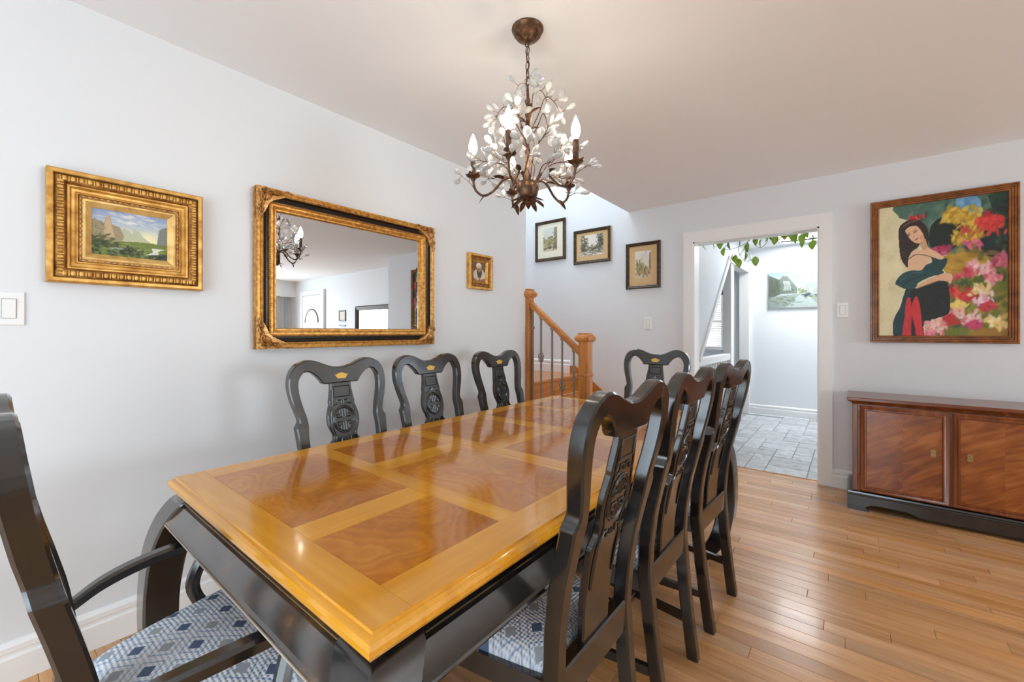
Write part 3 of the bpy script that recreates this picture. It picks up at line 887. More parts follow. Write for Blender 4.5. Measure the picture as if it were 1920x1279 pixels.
# ---- three framed sketches up the stair wall
def sketch(kind):
    P = Paint(60, 80, (222, 214, 190))
    if kind == 0:
        P.grad([(0, (196, 204, 196)), (.45, (206, 206, 184)), (.5, (150, 140, 100)), (1, (206, 192, 160))])
        P.dabs(60, .4, .62, .3, .1, .08, [(140, 128, 84), (110, 100, 70), (168, 152, 104), (88, 84, 66)], .5, .7)
        P.poly([(.8, 0), (1, 0), (1, .95), (.72, .9)], (120, 100, 78), .8, False)
        P.dabs(40, .85, .5, .06, .3, .05, [(70, 60, 50), (150, 128, 100)], .4, .7, 0)
        P.dabs(30, .4, .85, .3, .03, .08, [(66, 58, 46), (96, 84, 60)], .3, .8, 0)
        P.dabs(14, .5, .42, .1, .03, .05, [(70, 72, 56)], .5, .8)
    elif kind == 1:
        P = Paint(80, 66, (222, 216, 202))
        P.dabs(120, .15, .4, .1, .2, .06, [(88, 80, 58), (60, 56, 44), (122, 110, 76)], .6, .7)
        P.dabs(130, .9, .38, .09, .2, .06, [(72, 68, 52), (52, 50, 42), (104, 94, 66)], .6, .7)
        P.dabs(120, .5, .66, .3, .06, .06, [(92, 86, 66), (66, 62, 50), (130, 120, 92)], .5, .7)
        P.dabs(120, .5, .86, .35, .06, .07, [(110, 104, 84), (84, 78, 62), (150, 142, 116)], .25, .7, 0)
    else:
        P.grad([(0, (224, 216, 200)), (.5, (216, 208, 190)), (1, (206, 190, 156))])
        P.dabs(90, .3, .6, .16, .13, .08, [(140, 130, 84), (104, 98, 62), (166, 154, 108)], .6, .7)
        P.dabs(70, .7, .78, .2, .08, .08, [(150, 128, 88), (112, 94, 62), (182, 160, 118)], .5, .7)
        P.poly([(.9, .1), (1, .05), (1, .7), (.88, .66)], (130, 96, 76), .8, False)
        P.dabs(20, .7, .12, .15, .06, .1, [(196, 192, 206)], .3, .5)
    P.noise(4)
    return P


for i, (x0, x1, z0, z1, mm, fm, lab) in enumerate((
        (-.705, -.285, 2.045, 2.515, 'mat_cream', 'frame_bronze', 'framed sketch with cream mat, highest on the stair wall'),
        (-.175, .275, 1.96, 2.335, 'mat_tan', 'frame_bronze', 'framed dark landscape sketch with tan mat, wider than tall, above stairs'),
        (.445, .80, 1.645, 2.11, 'mat_tan', 'frame_bronze', 'framed sketch of trees with tan mat, lowest on the stair wall'))):
    w_, h_ = x1 - x0, z1 - z0
    o = thing('framed_sketch', lab, 'picture', ((x0 + x1) / 2, YB, (z0 + z1) / 2), 0, None)
    ring(B(), w_, h_, [(0, 0), (0, .020), (.004, .026), (.012, .026), (.018, .021), (.026, .022), (.034, .016), (.034, .004)]).build('frame', fm, o, 20)
    if i == 1: B().box(w_ / 2 - .0005, w_ / 2 + .0012, -.021, -.001, -h_ / 2, h_ / 2).build('gilt_edge', 'brass', o, 0)
    B().box(-w_ / 2 + .03, w_ / 2 - .03, -.010, -.004, -h_ / 2 + .03, h_ / 2 - .03).build('mat_board', mm, o, 0)
    sketch(i).build('print', w_ * (.46 if i != 1 else .62), h_ * (.58 if i != 1 else .60), -.0112, o, 'paper_print', 0, .01)

# ---- canvas in the hall
P = Paint(130, 84, (196, 212, 214))
P.grad([(0, (176, 198, 204)), (.3, (208, 220, 218)), (.6, (210, 216, 206)), (1, (170, 176, 168))])
P.dabs(60, .5, .15, .3, .08, .12, [(186, 206, 212), (216, 226, 224), (164, 190, 200)], .3, .5, -.1)
P.poly([(0, .08), (.16, .22), (.18, .62), (0, .75)], (104, 110, 92), 1, False)
P.poly([(.16, .2), (.2, .12), (.27, .14), (.40, .46), (.40, .62), (.16, .62)], (130, 136, 120), 1, False)
P.poly([(.21, .26), (.30, .28), (.32, .52), (.21, .54)], (196, 198, 182), .9, False)
for k in range(9): P.line([(.01 + .04 * k, .2 + .03 * k), (.02 + .04 * k, .6)], .005, (70, 76, 64), .7)
for k in range(6): P.line([(0, .22 + .07 * k), (.36, .42 + .03 * k)], .004, (74, 80, 70), .7)
P.poly([(.51, .36), (.66, .34), (.66, .62), (.51, .62)], (176, 182, 172), 1, False); P.poly([(.56, .46), (.61, .45), (.61, .62), (.56, .62)], (226, 230, 226), 1, False)
P.line([(.5, .36), (.67, .34)], .006, (120, 128, 120)); P.line([(.5, .41), (.67, .39)], .004, (140, 146, 138))
P.dabs(30, .46, .56, .03, .04, .03, [(170, 164, 90), (120, 130, 90)], .6, .7)
P.poly([(.72, .44), (1, .2), (1, .62), (.72, .62)], (196, 204, 200), .9, False)
for k in range(5): P.line([(.76, .46 + .03 * k), (1, .28 + .07 * k)], .004, (140, 150, 148), .7)
P.poly([(0, .7), (.5, .62), (1, .66), (1, 1), (0, 1)], (158, 166, 156), .8, False)
P.poly([(.45, .62), (.52, .62), (.70, 1), (.24, 1)], (206, 210, 202), .8, False)
P.dabs(60, .2, .8, .12, .08, .05, [(100, 110, 96), (140, 148, 124), (176, 178, 150)], .3, .7, .2)
P.dabs(26, .72, .72, .16, .04, .025, [(120, 122, 80), (90, 100, 96), (186, 180, 120)], .9, .8)
P.dabs(10, .52, .66, .02, .03, .02, [(60, 70, 80)], 1.6, .8, 1.5)
P.noise(5); P.a *= np.array([.80, .84, .86])
hc = thing('canvas_painting', 'unframed pale street scene canvas on the far hall wall', 'painting', (1.755, YH, 1.805))
B().box(-.43, .43, -.035, -.001, -.255, .255).build('stretcher', 'mat_cream', hc, 0)
P.build('canvas', .86, .51, -.0355, hc)

# ---- gilt mirror
mr = thing('wall_mirror', 'large rectangular mirror in a gilt and black frame with leafy corners', 'mirror', (0, 1.35, 1.519), PI / 2)
mw, mh = 1.10, .788
ring(B(), mw, mh, [(0, 0), (0, .045), (.004, .052), (.012, .054), (.020, .050), (.026, .052), (.032, .046)]).build('outer_moulding', 'mirror_gold', mr, 20)
ring(B(), mw, mh, [(.032, .046), (.038, .028), (.052, .020), (.060, .022)]).build('black_cove', 'frame_black', mr, 25)
ring(B(), mw, mh, [(.060, .022), (.062, .036), (.068, .038), (.071, .032), (.080, .032), (.092, .024), (.098, .024), (.103, .012), (.103, .008)]).build('inner_moulding', 'mirror_gold', mr, 20)
for bb in along_sides(mw, mh, .0655, .011, lambda q, p, a: q.ell((p[0], -.038, p[1]), (.0042, .003, .003), 5, 4)): bb.build('bead_row', 'gilt_dark', mr, 60)
gi = .101; bw = .022
gw, gh = mw / 2 - gi, mh / 2 - gi
link_b = B().loft([[(-gw, -.009, -gh), (gw, -.009, -gh), (gw, -.009, gh), (-gw, -.009, gh)],
                   [(-gw + bw, -.0094, -gh + bw), (gw - bw, -.0094, -gh + bw), (gw - bw, -.0094, gh - bw), (-gw + bw, -.0094, gh - bw)]], caps=False)
link_b.build('bevel', 'mirror_glass', mr, 0)
B().add([(-gw + bw, -.0094, -gh + bw), (gw - bw, -.0094, -gh + bw), (gw - bw, -.0094, gh - bw), (-gw + bw, -.0094, gh - bw)], [(0, 1, 2, 3)]).build('glass', 'mirror_glass', mr, 0)
rng = random.Random(4)
cb = B()
cb.prism([(0, 0), (.16, 0), (.125, .035), (.075, .058), (.058, .075), (.035, .125), (0, .16)], lambda u, v, d: (u, -d, v), .02, .050)
for k in range(46):
    t = rng.random(); L = rng.random() ** 1.3 * .14
    wd = .052 * (1 - L / .165) + .004
    if rng.random() < .5: u, v = L + .012, rng.uniform(.004, wd); a = rng.uniform(-.6, .6)
    else: v, u = L + .012, rng.uniform(.004, wd); a = PI / 2 + rng.uniform(-.6, .6)
    cb.ell((u, -.053, v), (rng.uniform(.010, .019), .012, rng.uniform(.0035, .006)), 6, 4, Matrix.Rotation(-a, 3, 'Y'))
for k in range(7):
    a = PI / 4 + (k - 3) * .33
    cb.ell((.034 + .018 * math.cos(a), -.058, .034 + .018 * math.sin(a)), (.019, .013, .006), 6, 4, Matrix.Rotation(-a, 3, 'Y'))
cme = cb.mesh('corner_ornament', 'mirror_leaf', 50)
for sx in (1, -1):
    for sz in (1, -1):
        link('corner_ornament', cme, mr, (-sx * mw / 2, 0, -sz * mh / 2), None, (sx, 1, sz))

# ---- second mirror and small frames in the living room (reflected in the gilt mirror)
m2 = thing('wall_mirror', 'dark framed mirror on the living room wall beside two small dark frames', 'mirror', (5.1, 4.75, 1.30))
ring(B(), 1.2, .86, [(0, 0), (0, .03), (.02, .05), (.05, .04), (.08, .03), (.09, .012)]).build('frame', 'frame_bronze', m2, 20)
B().add([(-.51, -.011, -.34), (.51, -.011, -.34), (.51, -.011, .34), (-.51, -.011, .34)], [(0, 1, 2, 3)]).build('glass', 'mirror_glass', m2, 0)
for zz, nm in ((1.55, 'upper'), (1.22, 'lower')):
    o = thing('small_picture', 'small dark square frame, %s of a pair beside the dark framed mirror' % nm, 'picture', (6.25, 4.75, zz))
    ring(B(), .26, .24, [(0, 0), (0, .02), (.02, .02), (.03, .008)]).build('frame', 'frame_black', o, 20)
    B().box(-.1, .1, -.010, -.004, -.09, .09).build('print', 'mat_cream', o, 0)


# ---- light switches
def switch(loc, rz, label, tall=.115, wd=.072):
    o = thing('light_switch', label, 'switch', loc, rz)
    B().cbox(-wd / 2, wd / 2, -.006, 0, -tall / 2, tall / 2, .002).build('plate', 'plastic_white', o, 0)
    B().box(-.0175, .0175, -.0066, -.006, -.0345, .0345).build('rocker_surround', 'plastic_gap', o, 0)
    B().loft([[(-.016, -.0066, -.033), (.016, -.0066, -.033), (.016, -.0066, .033), (-.016, -.0066, .033)],
              [(-.015, -.0082, -.032), (.015, -.0082, -.032), (.015, -.0105, .032), (-.015, -.0105, .032)]]).build('rocker', 'plastic_white', o, 0)
    return o


switch((0, .042, 1.29), PI / 2, 'white rocker light switch beside the gilt landscape painting')
switch((.671, YB, 1.295), 0, 'white light switch below the stair sketches')
switch((2.205, YB, 1.377), 0, 'white light switch between door casing and painting of the woman')

# ================================================================== STAIRCASE
st = thing('staircase', 'short oak stair flight with iron balusters beside the back wall', 'staircase', (0, 3.035, 0))
edges = [-.06, .19, .44, .69]          # riser X positions, top to bottom
RH = .745 / 4
yb = YB - 3.035 - .003
for k, ex in enumerate(edges):
    z1 = .745 - k * RH
    B().box(ex - .018, ex, -.02, yb - .016, z1 - RH + (.0 if k < 3 else 0), z1 - .03).build('riser', 'oak_y', st, 0)
    if k == 0: B().cbox(-1.38, ex + .028, -.03, yb, z1 - .03, z1, .006).build('landing', 'oak_y', st, 0)
    else: B().cbox(edges[k - 1] - .001, ex + .028, -.05, yb - .016, z1 - .03, z1, .006).build('tread', 'oak_y', st, 0)
pts = [(-.06, .50), (-.06, .71), (.0, .66), (.70, .12), (.70, 0), (-.06, 0)]
B().prism([(-.055, 0), (.672, 0), (.672, RH - .03), (.422, RH - .03), (.422, 2 * RH - .03), (.172, 2 * RH - .03), (.172, 3 * RH - .03), (-.055, 3 * RH - .03)], lambda u, v, d: (u, d, v), -.045, -.021).build('side_stringer', 'oak_x', st, 0)
B().prism([(-.22, .746), (-.22, .825), (-.15, .825), (.84, .085), (.84, 0), (.70, 0), (-.05, .56), (-.05, .746)], lambda u, v, d: (u, d, v), yb - .015, yb).build('wall_skirt', 'oak_x', st, 0)


def newel(x, z0, z1, collar):
    h = .043
    o = B().cbox(x - h, x + h, -h, h, z0, z1 - .06, .004).build('newel_post', 'oak_z', st, 0)
    B().cbox(x - h - .006, x + h + .006, -h - .006, h + .006, collar - .012, collar + .012, .005).build('collar', 'oak_z', o, 0)
    cap = B(); q = [(h + .004, z1 - .075), (h + .020, z1 - .058), (h + .022, z1 - .040), (h + .010, z1 - .022), (h + .002, z1 - .016), (h + .0, z1)]
    cap.loft([[(x - r, -r, z), (x + r, -r, z), (x + r, r, z), (x - r, r, z)] for r, z in q])
    cap.build('newel_cap', 'oak_z', o, 0)
    # fluted inset panel on the two visible faces below the collar
    B().box(x - .022, x + .022, -h - .003, -h, max(z0, .05), collar - .03).box(x + h, x + h + .003, -.022, .022, max(z0, .05), collar - .03).build('inset_panel', 'oak_z', o, 0)


newel(-.008, .0, 1.59, 1.245)
newel(.578, 0, 1.20, .86)
zr = lambda x: 1.487 - (x - .035) * (.42 / .50)
secs = []
for x in (.035, .535):
    z = zr(x)
    secs.append([(x, -.028, z - .055), (x, .028, z - .055), (x, .028, z - .035), (x, .032, z - .020), (x, .026, z - .002), (x, .0, z + .004), (x, -.026, z - .002), (x, -.032, z - .020), (x, -.028, z - .035)])
B().loft(secs).build('handrail', 'oak_x', st, 0)
for k, x in enumerate((.048, .140, .256, .357, .470)):
    zt = zr(x) - .056
    zb = .745 - RH * (0 if x < -.03 else 1 if x < .218 else 2 if x < .468 else 3)
    bo = B().box(x - .0065, x + .0065, -.0065, .0065, zb, zt).build('baluster', 'iron', st, 0)
    B().cbox(x - .013, x + .013, -.013, .013, zt - .022, zt, .003).build('shoe', 'iron', bo, 0)
    if k in (1, 3):
        zc = .985 if k == 1 else .745
        bk = B()
        for q in range(4):
            path = [(x + .0245 * math.sin(PI * t) * math.cos(q * PI / 2 + t * PI), .0245 * math.sin(PI * t) * math.sin(q * PI / 2 + t * PI), zc - .05 + .1 * t) for t in np.linspace(0, 1, 11)]
            bk.tube(path, .0042, 5)
        bk.build('basket', 'iron', bo)
        B().lathe([(.007, 0), (.012, .006), (.007, .012)], 8, (x, 0, zc + .05)).build('knuckle', 'iron', bo)
    else:
        tw = B()
        zc = .95 if k == 0 else .86 if k == 2 else .80
        secs = []
        for t in np.linspace(0, 1, 17):
            a = t * 2 * PI * 1.5 + PI / 4; r = .0105
            secs.append([(x + r * math.cos(a + j * PI / 2), r * math.sin(a + j * PI / 2), zc + (t - .5) * .16) for j in range(4)])
        tw.loft(secs).build('twist', 'iron', bo, 0)

# ================================================================== DINING TABLE
TX0, TX1, TY0, TY1, TZ = .612, 1.716, .345, 2.505, .76
CX, CY = (TX0 + TX1) / 2, (TY0 + TY1) / 2
tb = thing('dining_table', 'long honey-coloured parquet dining table on black lacquered curved legs', 'table', (CX, CY, 0))
hx, hy = (TX1 - TX0) / 2, (TY1 - TY0) / 2
J0, J1 = 1.187 - CY, 1.667 - CY
PROF = [(.016, .7592), (.015, .7545), (.011, .7535), (.004, .750), (0, .743), (0, .733), (.004, .726), (.012, .722), (.03, .720)]
for (y0, y1, a, c) in ((-hy, J0 - .0008, 1, 0), (J0 + .0008, J1 - .0008, 0, 0), (J1 + .0008, hy, 0, 1)):
    secs = [[(-hx + i, y0 + i * a, z), (hx - i, y0 + i * a, z), (hx - i, y1 - i * c, z), (-hx + i, y1 - i * c, z)] for i, z in PROF]
    B().loft(secs).build('edge_moulding', 'honey_x', tb, 25)
    B().box(-hx + .01, hx - .01, y0 + .01 * a, y1 - .01 * c, .7205, .7213).build('core', 'black_groove', tb, 0)
ix = hx - .016; bw_ = .092


def inlay(name, x0, x1, y0, y1, m):
    g_ = .0003
    B().box(x0 + g_, x1 - g_, y0 + g_, y1 - g_, .7585, .760).build(name, m, tb, 0)


def half(sgn):
    """inlay of one table half; sgn=-1 near end, +1 far end (rotated by 180 degrees)"""
    def put(name, x0, x1, y0, y1, m):
        if sgn > 0: x0, x1, y0, y1 = -x1, -x0, -y1, -y0
        inlay(name, x0, x1, y0, y1, m)
    yE = -hy + .016; yb1 = .435 - CY; yp1 = .760 - CY; yp2 = .822 - CY; yp3 = 1.160 - CY; yj = J0 - .001
    put('end_band', -ix, ix, yE, yb1, 'honey_x')
    put('side_band', -ix, -ix + bw_, yb1, yj, 'honey_y'); put('side_band', ix - bw_, ix, yb1, yj, 'honey_y')
    xi = ix - bw_
    a0, a1 = 1.262 - CX, 1.358 - CX
    put('burl_panel', -xi, a0, yb1, yp1, 'honey_burl'); put('cross_band', a0, a1, yb1, yp1, 'honey_y'); put('burl_panel', a1, xi, yb1, yp1, 'honey_burl')
    put('cross_band', -xi, xi, yp1, yp2, 'honey_x')
    c0, c1 = .99 - CX, 1.085 - CX
    put('burl_panel', -xi, c0, yp2, yp3, 'honey_burl'); put('cross_band', c0, c1, yp2, yp3, 'honey_y'); put('burl_panel', c1, xi, yp2, yp3, 'honey_burl')
    put('joint_band', -xi, xi, yp3, yj, 'honey_x')


half(-1); half(1)
ya, yb_ = J0 + .001, J1 - .001
inlay('side_band', -ix, -ix + bw_, ya, yb_, 'honey_y'); inlay('side_band', ix - bw_, ix, ya, yb_, 'honey_y')
xi = ix - bw_
inlay('leaf_band', -xi, xi, ya, ya + .06, 'honey_x'); inlay('leaf_band', -xi, xi, yb_ - .06, yb_, 'honey_x')
inlay('burl_panel', -xi, -.05, ya + .06, yb_ - .06, 'honey_burl'); inlay('leaf_band', -.05, .05, ya + .06, yb_ - .06, 'honey_y'); inlay('burl_panel', .05, xi, ya + .06, yb_ - .06, 'honey_burl')
# flaring black apron, one board per side
AP = [(.050, .7205), (.050, .709), (.024, .707), (.017, .703), (.017, .699), (.022, .696), (.012, .692), (.002, .676), (-.010, .660), (-.016, .654), (-.022, .651), (-.024, .646), (-.022, .641), (-.014, .637), (.010, .635), (.040, .640), (.080, .700), (.080, .7205)]
LEGW = .105


def apron(side):
    L = (hx if side in 'NF' else hy) - LEGW + .018
    secs = []
    for t in (-L, L):
        sec = []
        for i, z in AP:
            if side == 'N': sec.append((t, -hy + i, z))
            if side == 'F': sec.append((t, hy - i, z))
            if side == 'L': sec.append((-hx + i, t, z))
            if side == 'R': sec.append((hx - i, t, z))
        secs.append(sec)
    return B().loft(secs)


for sd in 'NFLR':
    apron(sd).build('apron', 'worn_lit_lacquer' if sd == 'N' else 'black_lacquer', tb, 18)
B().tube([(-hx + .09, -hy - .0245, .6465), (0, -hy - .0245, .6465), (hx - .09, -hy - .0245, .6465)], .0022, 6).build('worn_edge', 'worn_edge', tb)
B().tube([(-hx + .09, -hy + .0165, .701), (0, -hy + .0165, .701), (hx - .09, -hy + .0165, .701)], .0016, 6).build('gilt_line', 'worn_gilt', tb)
LEGO = [(.7205, -.040), (.708, -.018), (.696, -.004), (.670, .012), (.640, .026), (.60, .039), (.55, .050), (.48, .058), (.38, .062), (.28, .060), (.19, .050), (.12, .034), (.07, .012), (.035, -.012), (.012, -.034), (.0, -.045)]
LEGT = [(0, .075), (.05, .085), (.15, .085), (.4, .088), (.6, .10), (.70, .11), (.7205, .085)]
lb = B(); secs = []
lo = cat_rom(LEGO, 3)
for z, o in lo:
    t = lerp_tab(LEGT, z)
    # local corner frame: outward +x,+y ; chamfered section
    c = .006; q0, q1 = o - t, o
    secs.append([(q0 + c, q0, z), (q1 - c, q0, z), (q1, q0 + c, z), (q1, q1 - c, z), (q1 - c, q1, z), (q0 + c, q1, z), (q0, q1 - c, z), (q0, q0 + c, z)])
lb.loft(secs)
lme = lb.mesh('leg', 'black_lacquer', 30)
for sx in (-1, 1):
    for sy in (-1, 1):
        link('leg', lme, tb, (sx * hx, sy * hy, 0), None, (sx, sy, 1))


# ================================================================== CHAIRS
YBACK = [(0, -.238), (.12, -.222), (.25, -.206), (.38, -.194), (.46, -.188), (.56, -.194), (.65, -.207), (.74, -.228), (.80, -.243), (.88, -.260), (.96, -.274), (1.03, -.284), (1.09, -.291)]
yback = lambda z: lerp_tab(YBACK, z)


def strip(bb, rows_, depth, cf=.006):
    """loft of chamfered sections; rows_ = [(outer(x,z), inner(x,z))]"""
    secs = []
    for (ox, oz), (ix_, iz) in rows_:
        d = Vector((ix_ - ox, iz - oz)); L = d.length; d = d / L
        yo, yi = yback(oz), yback(iz); h = depth / 2
        def P_(s_, y_):
            x = ox + d.x * s_; z = oz + d.y * s_
            return (x, yback(z) + y_, z)
        secs.append([P_(cf, h), P_(0, h - cf), P_(0, -h + cf), P_(cf, -h), P_(L - cf, -h), P_(L, -h + cf), P_(L, h - cf), P_(L - cf, h)])
    return bb.loft(secs)


def rows_from(outer, inner, n=5):
    return list(zip(cat_rom(outer, n), cat_rom(inner, n)))


STILE_O = [(.172, 1.079), (.198, 1.066), (.219, 1.040), (.230, 1.005), (.231, .965), (.222, .915), (.208, .868), (.200, .838), (.203, .822), (.213, .806), (.211, .780), (.206, .70), (.200, .58), (.195, .46), (.190, .33), (.184, .18), (.180, 0)]
STILE_I = [(.166, 1.034), (.178, 1.022), (.188, 1.004), (.192, .980), (.190, .945), (.181, .900), (.170, .858), (.164, .826), (.163, .805), (.165, .785), (.166, .760), (.164, .69), (.160, .57), (.155, .46), (.150, .33), (.146, .18), (.144, 0)]
RAIL_O = [(0, 1.050), (.030, 1.052), (.062, 1.061), (.095, 1.075), (.125, 1.084), (.150, 1.085), (.172, 1.079)]
RAIL_I = [(0, .978), (.045, .978), (.082, .978), (.094, .994), (.118, 1.019), (.145, 1.035), (.166, 1.034)]
SPLAT = [(.986, .050), (.955, .051), (.935, .054), (.912, .058), (.895, .0615), (.880, .0615), (.866, .066), (.845, .072), (.822, .0755), (.798, .0745), (.776, .068), (.758, .060), (.744, .0575), (.732, .060), (.718, .072), (.708, .0775), (.690, .078), (.60, .072), (.52, .068), (.455, .066)]


def make_chair(name, wide=1.0, arms=False):
    t = link(name, None)
    X = lambda L: [(p[0] * wide, p[1]) for p in L]
    # stiles that run down into the back legs
    for s_ in (-1, 1):
        bb = strip(B(), rows_from(X(STILE_O), X(STILE_I), 4), .040, .005)
        bb.v = [(s_ * x, y, z) for x, y, z in bb.v]
        bb.build('back_post', 'black_lacquer', t, 28)
    ro = cat_rom(X(RAIL_O), 4); ri = cat_rom(X(RAIL_I), 4)
    rows_ = [((-a[0], a[1]), (-b_[0], b_[1])) for a, b_ in zip(ro[::-1], ri[::-1])] + list(zip(ro[1:], ri[1:]))
    rl = strip(B(), rows_, .038, .005).build('top_rail', 'black_lacquer', t, 28)
    # gold basket emblem on the front of the rail
    em = [(-.024, .0), (-.030, .008), (-.034, .018), (-.026, .015), (-.020, .020), (-.012, .022), (-.008, .027), (-.003, .024), (.003, .028), (.009, .024), (.014, .022), (.020, .020), (.027, .015), (.034, .018), (.029, .008), (.024, .0), (.021, -.008), (-.021, -.008)]
    z0 = 1.004
    B().prism(em, lambda u, v, d: (u * .95, yback(z0 + v) + d, z0 + v * .75), .0185, .0205).build('gold_emblem', 'gold_paint', rl, 0)
    # splat
    sp = cat_rom(SPLAT, 3); secs = []
    for z, h in sp:
        y = yback(z); secs.append([(-h, y + .006, z), (-h + .005, y + .010, z), (h - .005, y + .010, z), (h, y + .006, z), (h, y - .006, z), (h - .005, y - .010, z), (-h + .005, y - .010, z), (-h, y - .006, z)])
    sl = B().loft(secs).build('splat', 'black_lacquer', t, 28)
    for face in (1, -1):
        cv = B(); d = face * .0112
        pt = lambda u, v: (u, yback(v) + d, v)
        r = .0023
        cv.tube([pt(-h * .80, z) for z, h in sp[4:-6]], r, 4); cv.tube([pt(h * .80, z) for z, h in sp[4:-6]], r, 4)
        cz = .815
        cv.tube([pt(.052 * math.cos(a), cz + .058 * math.sin(a)) for a in np.linspace(0, 2 * PI, 25)[:-1]], r, 4, False, True)
        cv.tube([pt(.045 * math.cos(a), cz + .050 * math.sin(a)) for a in np.linspace(0, 2 * PI, 25)[:-1]], r, 4, False, True)
        for sx in (-1, 1):
            for sz in (-1, 1):
                cv.tube([pt(sx * u, cz + sz * v) for u, v in ((.006, .046), (.006, .010), (.032, .010), (.032, .024), (.018, .024), (.018, .040))], r * 1.3, 4)
            cv.tube([pt(sx * u, v) for u, v in ((.005, .886), (.005, .900), (.026, .900), (.026, .884), (.042, .880))], r * 1.2, 4)
            cv.tube([pt(sx * u, v) for u, v in ((.006, .735), (.006, .722), (.022, .722), (.022, .738), (.040, .738), (.056, .712), (.056, .60))], r * 1.2, 4)
        cv.tube([pt(u, v) for u, v in ((-.038, .962), (.038, .962), (.038, .915), (-.038, .915))], r, 4, False, True)
        cv.build('carving', 'black_lacquer', sl, 60)
    # seat rails and back shoe
    hf_, hb = .245 * wide, .185 * wide
    B().cbox(-hb + .018 * wide, hb - .018 * wide, -.206, -.170, .385, .470, .004).build('seat_rail', 'black_lacquer', t, 0)
    B().cbox(-hf_ + .03, hf_ - .03, .205, .232, .385, .440, .004).build('seat_rail', 'black_lacquer', t, 0)
    for s_ in (-1, 1):
        B().loft([[(s_ * x0, y, z) for x0, z in ((xx, .385), (xx - .026, .385), (xx - .026, .440), (xx, .440))] for y, xx in ((-.17, hb - .005), (.215, hf_ - .004))]).build('seat_rail', 'black_lacquer', t, 0)
    # upholstered seat
    n = 22; vs = []; fs = []
    def cush(s_, u):
        yy = -.168 + (u + 1) / 2 * .412
        hw = (hb - .024 + (hf_ + .004 - hb + .024) * (u + 1) / 2)
        fall = (1 - abs(s_) ** 5) * (1 - abs(u) ** 5)
        k = 1 - .02 * (abs(s_ * u)) ** 6
        return (hw * s_ * k, yy, .442 + .030 * min(1, fall * 2.2) ** .5 + .022 * (1 - s_ * s_) * (1 - u * u))
    for j in range(n + 1):
        for i in range(n + 1):
            a = math.sin((i / n - .5) * PI); c = math.sin((j / n - .5) * PI)
            vs.append(cush(a, c))
    for j in range(n):
        for i in range(n): fs.append((j * (n + 1) + i, j * (n + 1) + i + 1, (j + 1) * (n + 1) + i + 1, (j + 1) * (n + 1) + i))
    bb = B().add(vs, fs)
    per = [i for i in range(n + 1)] + [j * (n + 1) + n for j in range(1, n + 1)] + [n * (n + 1) + i for i in range(n - 1, -1, -1)] + [j * (n + 1) for j in range(n - 1, 0, -1)]
    k0 = len(bb.v); bb.v += [(bb.v[p][0], bb.v[p][1], .430) for p in per]
    for q in range(len(per)): bb.f.append((per[q], per[(q + 1) % len(per)], k0 + (q + 1) % len(per), k0 + q))
    bb.f.append(tuple(k0 + q for q in range(len(per))))
    bb.build('seat', 'seat_fabric', t, 50)
    # front legs with a gentle knee, and stretchers
    for s_ in (-1, 1):
        secs = []
        for z, r, o in cat_rom([(0, .019, .006), (.012, .024, .008), (.03, .022, .006), (.06, .016, .0), (.16, .017, -.004), (.28, .022, .0), (.36, .028, .008), (.44, .028, .006)], 3):
            cx_, cy_ = s_ * (hf_ - .03 + o), .205 + o
            c = r * .3
            secs.append([(cx_ - r + c, cy_ - r, z), (cx_ + r - c, cy_ - r, z), (cx_ + r, cy_ - r + c, z), (cx_ + r, cy_ + r - c, z), (cx_ + r - c, cy_ + r, z), (cx_ - r + c, cy_ + r, z), (cx_ - r, cy_ + r - c, z), (cx_ - r, cy_ - r + c, z)])
        B().loft(secs).build('front_leg', 'black_lacquer', t, 35)
        xr, xf_ = .164 * wide, hf_ - .034
        B().loft([[(s_ * (x - .009), y, .125), (s_ * (x + .009), y, .125), (s_ * (x + .009), y, .153), (s_ * (x - .009), y, .153)] for x, y in ((xr, -.200), (xf_, .186))]).build('stretcher', 'black_lacquer', t, 0)
    xm = (.164 * wide + hf_ - .034) / 2
    B().cbox(-xm + .006, xm - .006, -.012, .010, .127, .151, .003).build('stretcher', 'black_lacquer', t, 0)
    if arms:
        for s_ in (-1, 1):
            xs = hb + .005
            path = cat_rom([(s_ * (xs + .000), yback(.59) + .012, .582), (s_ * (xs + .030), -.12, .603), (s_ * (xs + .052), -.03, .613), (s_ * (xs + .060), .06, .612), (s_ * (xs + .048), .125, .596)], 5)
            secs = []
            for i, p in enumerate(path):
                u = i / (len(path) - 1); hw = .014 + .006 * math.sin(PI * u); hh = .012
                secs.append([(p[0] - hw, p[1], p[2] - hh), (p[0] + hw, p[1], p[2] - hh), (p[0] + hw, p[1], p[2] + hh * .5), (p[0] + hw * .6, p[1], p[2] + hh), (p[0] - hw * .6, p[1], p[2] + hh), (p[0] - hw, p[1], p[2] + hh * .5)])
            ar = B().loft(secs).build('arm', 'black_lacquer', t, 30)
            sup = cat_rom([(s_ * (hf_ - .012), .11, .39), (s_ * (hf_ + .004), .075, .45), (s_ * (hf_ + .004), .065, .50), (s_ * (xs + .058), .085, .56), (s_ * (xs + .055), .108, .592)], 4)
            B().tube(sup, [.017] * len(sup), 8).build('arm_support', 'black_lacquer', ar)
    return t


